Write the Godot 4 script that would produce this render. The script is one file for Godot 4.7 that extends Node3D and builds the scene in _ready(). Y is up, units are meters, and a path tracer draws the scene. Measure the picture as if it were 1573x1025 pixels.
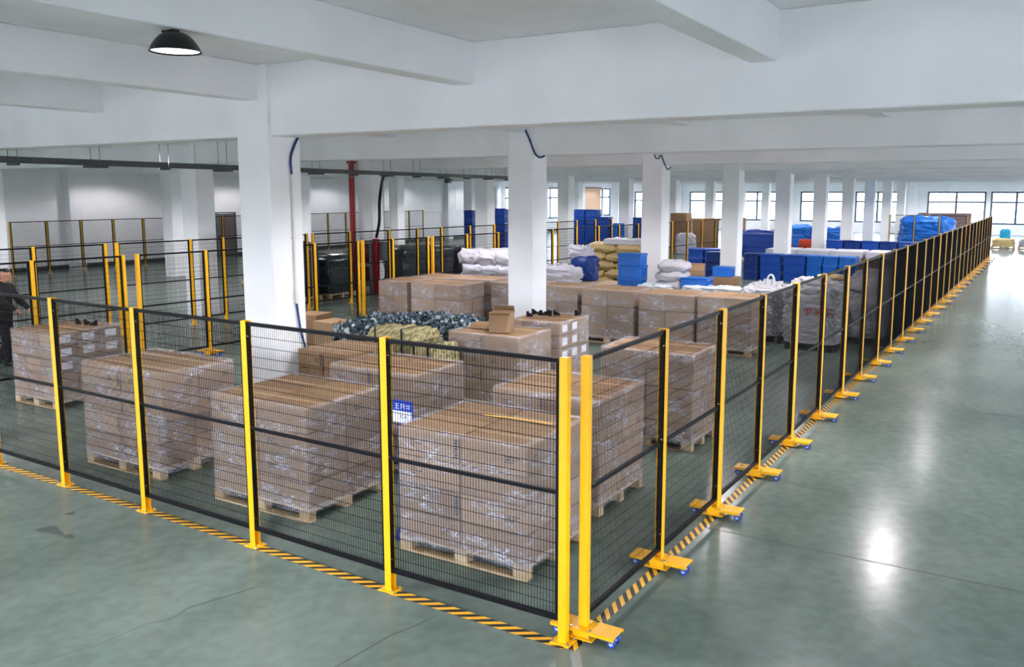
extends Node3D

const ORD := ["first", "second", "third", "fourth", "fifth", "sixth", "seventh", "eighth", "ninth", "tenth", "eleventh", "twelfth", "thirteenth", "fourteenth", "fifteenth", "sixteenth", "seventeenth", "eighteenth", "nineteenth", "twentieth", "twenty-first", "twenty-second", "twenty-third", "twenty-fourth", "twenty-fifth", "twenty-sixth", "twenty-seventh", "twenty-eighth", "twenty-ninth", "thirtieth", "thirty-first", "thirty-second"]
const COL_X := -5.83      # the building grid: columns every 9.43 m across and 6.39 m along
const COL_Z := -2.95
const BAY_X := 9.43
const BAY_Z := 6.39
const COL_W := 0.545
const CEIL := 4.62
var rng := RandomNumberGenerator.new()
var M := {}
var taken := {}
var shared := {}


func _ready() -> void:
	rng.seed = 20240611
	# --- camera (1573 x 1025, lens slightly shifted) ---
	var cam := Camera3D.new()
	cam.name = "camera"
	cam.near = 0.05
	cam.far = 300.0
	cam.projection = Camera3D.PROJECTION_FRUSTUM
	cam.size = 0.05 * 1025.0 / 1319.5
	cam.frustum_offset = Vector2(-24.1, -32.5) * (0.05 / 1319.5)
	cam.transform = Transform3D(Basis.from_euler(Vector3(deg_to_rad(-7.953), deg_to_rad(30.674), deg_to_rad(0.034))), Vector3(2.605, 3.076, 4.867))
	add_child(cam)
	cam.current = true
	# --- sky and exposure ---
	var env := Environment.new()
	env.background_mode = Environment.BG_SKY
	var sm := ProceduralSkyMaterial.new()
	sm.sky_top_color = Color(0.80, 0.88, 1.0)
	sm.sky_horizon_color = Color(0.95, 0.97, 1.0)
	sm.ground_horizon_color = Color(0.93, 0.95, 0.98)
	sm.ground_bottom_color = Color(0.75, 0.76, 0.78)
	sm.sky_energy_multiplier = 3.0
	sm.ground_energy_multiplier = 2.2
	var sky := Sky.new()
	sky.sky_material = sm
	env.sky = sky
	env.tonemap_mode = Environment.TONE_MAPPER_LINEAR
	env.tonemap_exposure = 1.76
	env.sdfgi_enabled = true
	env.ssao_enabled = true
	env.ssil_enabled = true
	var we := WorldEnvironment.new()
	we.name = "environment"
	we.environment = env
	add_child(we)
	make_materials()
	build_lamps(8.2, Color(1.0, 0.968, 0.985))
	build_shell()
	build_floor()
	build_fences()
	build_goods()
	build_midfield()
	build_services()
	build_background()
	build_person()


# ------------------------------------------------------------------ mesh builder
class MB:
	var st := SurfaceTool.new()
	var sm := false
	var b := Basis()
	var o := Vector3()

	func _init(smooth := false) -> void:
		st.begin(Mesh.PRIMITIVE_TRIANGLES)
		sm = smooth

	func tri(p: Vector3, q: Vector3, r: Vector3, u := Vector2(), v := Vector2(), w := Vector2()) -> void:
		st.set_smooth_group(0 if sm else 0xFFFFFFFF)
		st.set_uv(u)
		st.add_vertex(o + b * p)
		st.set_uv(w)
		st.add_vertex(o + b * r)
		st.set_uv(v)
		st.add_vertex(o + b * q)

	func quad(p: Vector3, q: Vector3, r: Vector3, s: Vector3, ua := Vector2(0, 1), ub := Vector2(1, 1), uc := Vector2(1, 0), ud := Vector2(0, 0)) -> void:
		tri(p, q, r, ua, ub, uc)
		tri(p, r, s, ua, uc, ud)

	func otri(p: Vector3, q: Vector3, r: Vector3, c: Vector3) -> void:
		if (q - p).cross(r - p).dot(p + q + r - 3.0 * c) >= 0.0:
			tri(p, q, r)
		else:
			tri(p, r, q)

	func oquad(p: Vector3, q: Vector3, r: Vector3, s: Vector3, c: Vector3) -> void:
		if (q - p).cross(r - p).dot(p + r - 2.0 * c) >= 0.0:
			quad(p, q, r, s)
		else:
			quad(s, r, q, p)

	func box(c: Vector3, size: Vector3, ch := 0.0) -> MB:
		var h := size * 0.5
		if ch <= 0.0:
			for a in 3:
				for s in [-1.0, 1.0]:
					var n := Vector3()
					n[a] = h[a] * s
					var u := Vector3()
					u[(a + 1) % 3] = h[(a + 1) % 3]
					var v := Vector3()
					v[(a + 2) % 3] = h[(a + 2) % 3]
					if s > 0:
						quad(c + n - u - v, c + n + u - v, c + n + u + v, c + n - u + v)
					else:
						quad(c + n - u + v, c + n + u + v, c + n + u - v, c + n - u - v)
			return self
		var k := Vector3(ch, ch, ch)
		var pt := func(a: int, sg: Vector3) -> Vector3:
			var p := (h - k) * sg
			p[a] = h[a] * sg[a]
			return c + p
		for a in 3:
			var e := (a + 1) % 3
			var f := (a + 2) % 3
			for s in [-1.0, 1.0]:
				var g := Vector3.ONE
				g[a] = s
				var q := []
				for w in [[-1.0, -1.0], [1.0, -1.0], [1.0, 1.0], [-1.0, 1.0]]:
					var gg := g
					gg[e] = w[0]
					gg[f] = w[1]
					q.append(pt.call(a, gg))
				oquad(q[0], q[1], q[2], q[3], c)
				for s2 in [-1.0, 1.0]:
					var g1 := Vector3.ONE
					g1[a] = s
					g1[e] = s2
					g1[f] = -1.0
					var g2 := g1
					g2[f] = 1.0
					oquad(pt.call(a, g1), pt.call(e, g1), pt.call(e, g2), pt.call(a, g2), c)
		for x in [-1.0, 1.0]:
			for y in [-1.0, 1.0]:
				for z in [-1.0, 1.0]:
					var g3 := Vector3(x, y, z)
					otri(pt.call(0, g3), pt.call(1, g3), pt.call(2, g3), c)
		return self

	func ring(at: Vector3, x: Vector3, y: Vector3, r: float, n: int) -> Array:
		var out := []
		for i in n:
			var t := TAU * i / n
			out.append(at + (x * cos(t) + y * sin(t)) * r)
		return out

	func cyl(p: Vector3, q: Vector3, r0: float, r1: float, n := 10, caps := true) -> MB:
		var d := (q - p).normalized()
		var x := d.cross(Vector3.UP if absf(d.y) < 0.9 else Vector3.RIGHT).normalized()
		var y := d.cross(x)
		var a := ring(p, x, y, r0, n)
		var e := ring(q, x, y, r1, n)
		for i in n:
			var j := (i + 1) % n
			quad(a[i], a[j], e[j], e[i])
		if caps:
			var was := sm
			sm = false
			for i in n:
				var j := (i + 1) % n
				tri(q, e[i], e[j])
				tri(p, a[j], a[i])
			sm = was
		return self

	func tube(pts: Array, r: float, n := 6) -> MB:
		var prev := []
		var x := Vector3()
		for k in pts.size():
			var d: Vector3 = (pts[mini(k + 1, pts.size() - 1)] - pts[maxi(k - 1, 0)]).normalized()
			if k == 0:
				x = d.cross(Vector3.UP if absf(d.y) < 0.9 else Vector3.RIGHT).normalized()
			x = (x - d * x.dot(d)).normalized()
			var now := ring(pts[k], x, d.cross(x), r, n)
			if k > 0:
				for i in n:
					var j := (i + 1) % n
					quad(prev[i], prev[j], now[j], now[i])
			prev = now
		return self

	func lathe(prof: Array, n := 24) -> MB:   # prof: Vector2(radius, y) going so that outward is on the right when y falls
		for k in prof.size() - 1:
			for i in n:
				var t := TAU * i / n
				var t2 := TAU * (i + 1) / n
				var p0 := Vector3(prof[k].x * cos(t), prof[k].y, prof[k].x * sin(t))
				var p1 := Vector3(prof[k].x * cos(t2), prof[k].y, prof[k].x * sin(t2))
				var q0 := Vector3(prof[k + 1].x * cos(t), prof[k + 1].y, prof[k + 1].x * sin(t))
				var q1 := Vector3(prof[k + 1].x * cos(t2), prof[k + 1].y, prof[k + 1].x * sin(t2))
				if prof[k].x > 0.0:
					tri(p0, p1, q1)
				if prof[k + 1].x > 0.0:
					tri(p0, q1, q0)
		return self

	func surf(nu: int, nv: int, f: Callable, us := 1.0, vs := 1.0) -> MB:
		var g := []
		for i in nu + 1:
			var row := PackedVector3Array()
			for j in nv + 1:
				row.append(f.call(float(i) / nu, float(j) / nv))
			g.append(row)
		for i in nu:
			for j in nv:
				var a := Vector2(us * i / nu, vs * j / nv)
				var e := Vector2(us * (i + 1) / nu, vs * (j + 1) / nv)
				quad(g[i][j], g[i + 1][j], g[i + 1][j + 1], g[i][j + 1], a, Vector2(e.x, a.y), e, Vector2(a.x, e.y))
		return self

	func done() -> ArrayMesh:
		st.generate_normals()
		return st.commit()


# ------------------------------------------------------------------ scene helpers
func numbered(called: String, parent: Node) -> String:
	var key := str(parent.get_instance_id()) + called
	var n: int = taken.get(key, 0)
	taken[key] = n + 1
	return called if n == 0 else "%s_%03d" % [called, n]


func tag(o: Node3D, label: String, category: String, group := "", kind := "") -> void:
	if label:
		o.set_meta("label", label)
	if category:
		o.set_meta("category", category)
	if group:
		o.set_meta("group", group)
	if kind:
		o.set_meta("kind", kind)


func thing(called: String, label: String, category: String, at := Vector3(), turn := 0.0, group := "") -> Node3D:
	var o := Node3D.new()
	o.name = numbered(called, self)
	add_child(o)
	o.position = at
	o.rotation.y = turn
	tag(o, label, category, group)
	return o


func part(called: String, mesh: Mesh, m: Material, parent: Node3D, at := Vector3(), turn := 0.0) -> MeshInstance3D:
	var o := MeshInstance3D.new()
	o.name = numbered(called, parent)
	o.mesh = mesh
	o.material_override = m
	parent.add_child(o)
	o.position = at
	o.rotation.y = turn
	return o


func one(called: String, label: String, category: String, mesh: Mesh, m: Material, at := Vector3(), turn := 0.0, group := "") -> MeshInstance3D:
	var o := part(called, mesh, m, self, at, turn)
	tag(o, label, category, group)
	return o


func struct(called: String, mesh: Mesh, m: Material, label := "", at := Vector3()) -> MeshInstance3D:
	var o := part(called, mesh, m, self, at)
	tag(o, label, "", "", "structure")
	return o


func dup(src: Node3D, called: String, label: String, at: Vector3, turn := 0.0, group := "") -> Node3D:
	var o: Node3D = src.duplicate()
	o.name = numbered(called, self)
	add_child(o)
	o.position = at
	o.rotation = Vector3(0, turn, 0)
	o.set_meta("label", label)
	if group:
		o.set_meta("group", group)
	return o


func cbox(size: Vector3, ch := 0.003) -> ArrayMesh:
	var key := "box%s%s" % [size.snapped(Vector3.ONE * 0.001), ch]
	if not shared.has(key):
		shared[key] = MB.new().box(Vector3(), size, ch).done()
	return shared[key]


func spline(pts: Array, steps := 6) -> Array:
	var out := []
	for i in pts.size() - 1:
		var a: Vector3 = pts[maxi(i - 1, 0)]
		var b: Vector3 = pts[i]
		var c: Vector3 = pts[i + 1]
		var d: Vector3 = pts[mini(i + 2, pts.size() - 1)]
		for k in steps:
			out.append(b.cubic_interpolate(c, a, d, float(k) / steps))
	out.append(pts[-1])
	return out


# ------------------------------------------------------------------ materials
func noise_tex(freq: float, sd: int, colors: Array, size := 512, octaves := 4, normal := false, bump := 4.0) -> NoiseTexture2D:
	var n := FastNoiseLite.new()
	n.noise_type = FastNoiseLite.TYPE_SIMPLEX_SMOOTH
	n.frequency = freq
	n.seed = sd
	n.fractal_octaves = octaves
	var t := NoiseTexture2D.new()
	t.width = size
	t.height = size
	t.seamless = true
	t.noise = n
	if normal:
		t.as_normal_map = true
		t.bump_strength = bump
	else:
		var g := Gradient.new()
		var off := PackedFloat32Array()
		var cs := PackedColorArray()
		for i in colors.size():
			off.append(float(i) / (colors.size() - 1))
			cs.append(colors[i])
		g.offsets = off
		g.colors = cs
		t.color_ramp = g
	return t


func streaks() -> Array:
	# stretch film: thin clear sheet, sideways folds whiter in alpha, with painted glare and glints
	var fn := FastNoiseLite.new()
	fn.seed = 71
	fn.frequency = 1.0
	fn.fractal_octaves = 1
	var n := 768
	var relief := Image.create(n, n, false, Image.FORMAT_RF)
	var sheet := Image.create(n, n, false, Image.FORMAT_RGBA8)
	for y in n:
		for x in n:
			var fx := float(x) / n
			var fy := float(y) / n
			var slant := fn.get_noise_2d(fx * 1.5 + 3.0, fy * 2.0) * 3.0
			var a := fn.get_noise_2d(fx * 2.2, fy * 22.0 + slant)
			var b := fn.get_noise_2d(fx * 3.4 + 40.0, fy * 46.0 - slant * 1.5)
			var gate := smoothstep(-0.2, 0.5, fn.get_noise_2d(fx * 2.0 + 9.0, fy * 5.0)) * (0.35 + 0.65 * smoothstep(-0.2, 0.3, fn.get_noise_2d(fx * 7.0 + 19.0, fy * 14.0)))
			var fold_glint := clampf(1.0 - absf(a - 0.12) * 11.0, 0.0, 1.0) * 0.75 + clampf(1.0 - absf(b - 0.1) * 8.0, 0.0, 1.0) * 0.8 + clampf(1.0 - absf(b + 0.25) * 9.0, 0.0, 1.0) * 0.6
			var al := 0.13 + 0.15 * gate + 0.66 * pow(clampf(fold_glint, 0.0, 1.0), 1.5) * (0.22 + 0.78 * gate)  # broad milky glare and highlights painted into the alpha along with the folds
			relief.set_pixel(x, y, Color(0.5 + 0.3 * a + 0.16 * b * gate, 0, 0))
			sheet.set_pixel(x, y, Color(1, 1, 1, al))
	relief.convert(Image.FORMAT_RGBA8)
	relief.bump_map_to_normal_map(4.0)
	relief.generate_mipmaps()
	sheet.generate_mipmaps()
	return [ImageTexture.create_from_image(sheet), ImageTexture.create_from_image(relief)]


func mat(name_: String, c: Color, rough := 0.6, metal := 0.0) -> StandardMaterial3D:
	var m := StandardMaterial3D.new()
	m.resource_name = name_
	m.albedo_color = c
	m.roughness = rough
	m.metallic = metal
	M[name_] = m
	return m


func tri_tex(m: StandardMaterial3D, t: Texture2D, scale: Vector3, world := false) -> StandardMaterial3D:
	m.albedo_texture = t
	m.uv1_triplanar = true
	m.uv1_world_triplanar = world
	m.uv1_scale = scale
	return m


func grey(v: float) -> Color:
	return Color(v, v, v)


func make_materials() -> void:
	var soft := noise_tex(0.012, 3, [grey(0.90), grey(1.0), grey(0.94)], 512, 5)
	var m := mat("white_paint", Color(0.955, 0.96, 0.972), 0.55)
	tri_tex(m, noise_tex(0.006, 5, [grey(0.955), grey(1.0)], 512, 4), Vector3.ONE * 0.22, true)
	m = mat("board_white", Color(0.90, 0.92, 0.93), 0.45)
	m = mat("floor_coat", Color(0.475, 0.532, 0.502), 0.21)
	tri_tex(m, noise_tex(0.007, 11, [Color(0.80, 0.84, 0.83), Color(1, 1, 1)], 1024, 5), Vector3(0.11, 0.11, 0.055), true)
	m.detail_enabled = true
	m.detail_blend_mode = BaseMaterial3D.BLEND_MODE_MUL
	m.detail_uv_layer = BaseMaterial3D.DETAIL_UV_2
	m.uv2_triplanar = true
	m.uv2_world_triplanar = true
	m.uv2_scale = Vector3.ONE * 0.55
	m.detail_albedo = noise_tex(0.010, 17, [Color(0.90, 0.89, 0.88), Color(1, 1, 1)], 1024, 5)
	m.metallic_specular = 0.28
	m = mat("floor_dark", Color(0.24, 0.27, 0.26), 0.6)
	mat("floor_stain", Color(0.30, 0.34, 0.33), 0.4)
	m = mat("yellow", Color(0.98, 0.725, 0.02), 0.38)
	mat("yellow_old", Color(0.72, 0.56, 0.06), 0.5)
	m = mat("black_coat", Color(0.075, 0.077, 0.09), 0.5)
	m.metallic_specular = 0.25
	m = mat("wire", Color(0.04, 0.04, 0.05), 0.6)
	m.metallic_specular = 0.2
	mat("chrome", Color(0.75, 0.76, 0.78), 0.25, 1.0)
	mat("caster_blue", Color(0.10, 0.27, 0.72), 0.4)
	mat("caster_hub", Color(0.78, 0.82, 0.9), 0.4)
	for i in 4:
		var c: Color = [Color(0.58, 0.465, 0.34), Color(0.545, 0.43, 0.31), Color(0.605, 0.49, 0.365), Color(0.515, 0.405, 0.29)][i]
		m = mat("card%d" % i, c, 0.75)
		tri_tex(m, soft, Vector3(1.1, 3.0, 1.1))
	m = mat("tape", Color(0.68, 0.53, 0.36), 0.3)
	mat("card_seam", Color(0.30, 0.22, 0.15), 0.9)  # dark brown for the thin seam line between the top flaps
	mat("ink", Color(0.16, 0.14, 0.17), 0.8)
	mat("navy_ink", Color(0.17, 0.18, 0.28), 0.8)
	mat("white_label", Color(0.88, 0.88, 0.90), 0.6)
	for i in 3:
		m = mat("pine%d" % i, [Color(0.80, 0.70, 0.55), Color(0.74, 0.64, 0.50), Color(0.84, 0.75, 0.61)][i], 0.75)
		tri_tex(m, noise_tex(0.02, 40 + i, [grey(0.78), grey(1.0), grey(0.9)], 256, 4), Vector3(0.6, 6.0, 6.0))
	mat("dark_wood", Color(0.16, 0.14, 0.13), 0.8)
	# stretch film: thin clear sheet, wrinkled, glare painted into its alpha
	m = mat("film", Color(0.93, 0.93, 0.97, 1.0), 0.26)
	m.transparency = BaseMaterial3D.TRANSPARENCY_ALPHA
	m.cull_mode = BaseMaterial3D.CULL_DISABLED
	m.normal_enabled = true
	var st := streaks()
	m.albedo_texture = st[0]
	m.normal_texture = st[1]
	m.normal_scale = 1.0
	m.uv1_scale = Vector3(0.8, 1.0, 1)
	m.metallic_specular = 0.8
	mat("tote_blue", Color(0.0, 0.28, 0.66), 0.42)
	mat("tote_blue2", Color(0.01, 0.38, 0.74), 0.40)
	mat("tote_navy", Color(0.01, 0.19, 0.50), 0.45)
	m = mat("sack_white", Color(0.80, 0.80, 0.84), 0.55)
	tri_tex(m, soft, Vector3.ONE * 3.0)
	m = mat("sack_tan", Color(0.80, 0.71, 0.50), 0.6)
	tri_tex(m, soft, Vector3.ONE * 3.0)
	m = mat("sack_grey", Color(0.72, 0.72, 0.74), 0.55)
	tri_tex(m, soft, Vector3.ONE * 3.0)
	mat("plastic_white", Color(0.84, 0.88, 0.90), 0.35)
	mat("red_print", Color(0.72, 0.10, 0.13), 0.7)
	m = mat("tarp_blue", Color(0.04, 0.42, 0.80), 0.35)
	mat("blue_dark", Color(0.04, 0.10, 0.25), 0.3)
	mat("grey_green", Color(0.14, 0.19, 0.20), 0.28)
	mat("grey_slate", Color(0.20, 0.22, 0.26), 0.3)
	mat("red_pipe", Color(0.62, 0.06, 0.09), 0.4)
	mat("red_paint", Color(0.70, 0.05, 0.07), 0.45)
	mat("cabinet_glass", Color(0.26, 0.10, 0.12), 0.15)
	mat("steel_grey", Color(0.42, 0.44, 0.46), 0.5)
	mat("box_grey", Color(0.47, 0.53, 0.52), 0.5)
	mat("tray_grey", Color(0.25, 0.27, 0.27), 0.5)
	mat("frame_grey", Color(0.30, 0.37, 0.44), 0.5)
	mat("cable_blue", Color(0.06, 0.20, 0.42), 0.45)
	mat("cable_black", Color(0.03, 0.035, 0.04), 0.5)
	mat("conduit", Color(0.86, 0.86, 0.82), 0.5)
	mat("blind", Color(0.86, 0.72, 0.60), 0.8)
	mat("door_grey", Color(0.42, 0.39, 0.38), 0.6)
	mat("base_grey", Color(0.25, 0.29, 0.29), 0.5)
	mat("sign_blue", Color(0.04, 0.22, 0.68), 0.4)
	mat("pole_blue", Color(0.03, 0.20, 0.50), 0.45)
	mat("sign_white", Color(0.88, 0.90, 0.95), 0.5)
	mat("lamp_black", Color(0.035, 0.04, 0.048), 0.4)
	mat("orange", Color(0.75, 0.22, 0.08), 0.5)
	mat("plank_pink", Color(0.56, 0.46, 0.46), 0.7)
	mat("skin", Color(0.70, 0.50, 0.40), 0.55)
	mat("jacket", Color(0.045, 0.05, 0.065), 0.8)
	mat("trousers", Color(0.04, 0.042, 0.055), 0.85)
	mat("hair", Color(0.02, 0.018, 0.018), 0.5)
	mat("camo_green", Color(0.10, 0.16, 0.15), 0.7)
	m = mat("camo_bale", Color(1, 1, 1), 0.8)
	tri_tex(m, noise_tex(0.03, 90, [Color(0.22, 0.22, 0.14), Color(0.40, 0.42, 0.24), Color(0.66, 0.62, 0.45), Color(0.76, 0.71, 0.56), Color(0.45, 0.46, 0.27)], 256, 3), Vector3.ONE * 1.6)
	m = mat("glow", Color(1, 1, 1), 0.5)
	m.emission_enabled = true
	m.emission = Color(0.97, 0.985, 1.0)
	m.emission_energy_multiplier = 3.0
	m = mat("glass", Color(0.93, 0.97, 0.98, 0.04), 0.03)
	m.transparency = BaseMaterial3D.TRANSPARENCY_ALPHA
	m.cull_mode = BaseMaterial3D.CULL_DISABLED
	# hazard tape: printed diagonal stripes, scuffed
	var im := Image.create(128, 64, true, Image.FORMAT_RGB8)
	var fn := FastNoiseLite.new()
	fn.seed = 4
	fn.frequency = 0.06
	for y in 64:
		for x in 128:
			var on := fposmod(float(x) + float(y) * 1.0, 64.0) < 32.0
			var c := Color(0.90, 0.68, 0.14) if on else Color(0.09, 0.09, 0.11)
			c = c.lerp(Color(0.42, 0.45, 0.43), clampf(fn.get_noise_2d(x, y) * 1.6 - 0.55, 0.0, 0.6))
			im.set_pixel(x, y, c)
	im.generate_mipmaps()
	m = mat("hazard", Color(1, 1, 1), 0.45)
	m.albedo_texture = ImageTexture.create_from_image(im)


# ------------------------------------------------------------------ lamps
func lamp_proto() -> Node3D:
	var t := Node3D.new()
	var sh := MB.new(true)
	sh.lathe([Vector2(0.0, 0.125), Vector2(0.06, 0.123), Vector2(0.095, 0.108), Vector2(0.125, 0.08), Vector2(0.152, 0.042), Vector2(0.172, 0.0), Vector2(0.176, -0.006), Vector2(0.170, -0.006), Vector2(0.148, 0.036), Vector2(0.12, 0.072), Vector2(0.09, 0.098), Vector2(0.0, 0.108)], 32)
	part("shade", sh.done(), M.lamp_black, t)
	var di := MB.new(true)
	di.lathe([Vector2(0.0, 0.012), Vector2(0.160, 0.010), Vector2(0.160, 0.004), Vector2(0.0, 0.002)], 28)
	part("diffuser", di.done(), M.glow, t)
	part("bracket", MB.new().box(Vector3(-0.06, 0.15, 0), Vector3(0.10, 0.035, 0.05), 0.004).box(Vector3(0.0, 0.145, 0), Vector3(0.05, 0.03, 0.05), 0.004).done(), M.lamp_black, t)
	return t


func build_lamps(energy: float, c: Color) -> void:
	var proto := lamp_proto()
	var xs := [6.74, 3.6, 0.46, -2.69, -8.97, -12.12, -18.4, -21.55, -28.9]
	var rows := ["the outermost aisle row", "", "the aisle row over the fence", "the row over the near loads", "the row past the first columns", "the row over the inner fence", "the row past the second columns", "the row before the third columns", "the row along the side wall"]
	for i in xs.size():
		for k in 12:
			var z := 0.82 - BAY_Z * (k - 1)
			if i == 3 and k == 2:
				z = -4.6
			if xs[i] < -25.0:
				z = -4.1 - 6.45 * (k - 1)
			if xs[i] == 3.6 or z < -66.0 or (i == 2 and k == 1) or (i == 5 and k == 3):
				continue
			var at := Vector3(xs[i], 4.045, z)
			var label: String = "black dome lamp, %s from the camera end of %s" % [ORD[k], rows[i]]
			var g := "high bay lamps under the ceiling beams"
			if i == 3 and k == 1:
				label = "large lit black dome lamp hanging under the beam nearest the camera"
				at.x += 0.05
			var t: Node3D = proto.duplicate()
			t.name = numbered("high_bay_lamp", self)
			add_child(t)
			t.position = at
			if xs[i] < -28.5:
				part("hanger_rod", MB.new(true).cyl(Vector3(-0.06, 0.16, 0), Vector3(-0.06, CEIL - at.y, 0), 0.012, 0.012, 8).done(), M.lamp_black, t)
			tag(t, label, "lamp", g)
			var l := SpotLight3D.new()
			l.name = "lamp_beam"
			l.light_color = c
			l.light_energy = energy * (0.5 if xs[i] < -28.5 else 1.0)
			l.light_size = 0.14
			l.spot_angle = 76.0
			l.spot_angle_attenuation = 0.35
			l.spot_range = 60.0
			l.spot_attenuation = 2.0
			l.shadow_enabled = true
			t.add_child(l)
			l.rotation.x = -PI / 2
			l.position.y = -0.02
	proto.free()


# ------------------------------------------------------------------ building shell
func wall_holes(called: String, label: String, a: Vector2, b: Vector2, thick: float, holes: Array) -> MeshInstance3D:
	# a, b: wall line on the ground (x, z); holes: [from, to, bottom, top] measured along it
	var mb := MB.new()
	var len := a.distance_to(b)
	var d := (b - a) / len
	mb.b = Basis(Vector3(d.x, 0, d.y), Vector3.UP, Vector3(-d.y, 0, d.x))
	mb.o = Vector3(a.x, 0, a.y)
	holes.sort_custom(func(p, q): return p[0] < q[0])
	var at := 0.0
	for h in holes:
		if h[0] > at:
			mb.box(Vector3((at + h[0]) / 2, CEIL / 2, 0), Vector3(h[0] - at, CEIL, thick))
		var w: float = h[1] - h[0]
		var mid: float = (h[0] + h[1]) / 2
		if h[2] > 0.0:
			mb.box(Vector3(mid, h[2] / 2, 0), Vector3(w, h[2], thick))
		mb.box(Vector3(mid, (h[3] + CEIL) / 2, 0), Vector3(w, CEIL - h[3], thick))
		at = h[1]
	mb.box(Vector3((at + len) / 2, CEIL / 2, 0), Vector3(len - at, CEIL, thick))
	return struct(called, mb.done(), M.white_paint, label)


func window(n: int, a: Vector3, along: Vector3, w: float, h: float, label: String, mull := true) -> void:
	# a: lower corner; frame with a transom and a mullion, each pane its own
	var t := Node3D.new()
	t.name = "window_%d" % n
	add_child(t)
	t.position = a
	t.basis = Basis(along, Vector3.UP, along.cross(Vector3.UP))
	tag(t, label, "", "", "structure")
	var fr := MB.new()
	var f := 0.13
	var tr := h * 0.675
	fr.box(Vector3(w / 2, f / 2, 0), Vector3(w, f, 0.09), 0.004).box(Vector3(w / 2, h - f / 2, 0), Vector3(w, f, 0.09), 0.004)
	fr.box(Vector3(f / 2, h / 2, 0), Vector3(f, h - 2 * f, 0.09), 0.004).box(Vector3(w - f / 2, h / 2, 0), Vector3(f, h - 2 * f, 0.09), 0.004)
	fr.box(Vector3(w / 2, tr, 0), Vector3(w - 2 * f, f, 0.08), 0.004)
	if mull:
		fr.box(Vector3(w / 2, h / 2, 0), Vector3(f * 1.2, h - 2 * f, 0.085), 0.004)
	for q in [0.25, 0.75]:
		fr.box(Vector3(w * q, tr / 2, 0), Vector3(0.022, tr - f, 0.05))
	part("window_frame", fr.done(), M.frame_grey, t)
	var cols := [[f, w / 2 - f * 0.6], [w / 2 + f * 0.6, w - f]] if mull else [[f, w - f]]
	for cx in cols:
		for ry in [[f, tr - f / 2], [tr + f / 2, h - f]]:
			var ww: float = cx[1] - cx[0]
			var hh: float = ry[1] - ry[0]
			part("pane", cbox(Vector3(ww, hh, 0.006), 0.0), M.glass, t, Vector3(cx[0] + ww / 2, ry[0] + hh / 2, 0))


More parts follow.
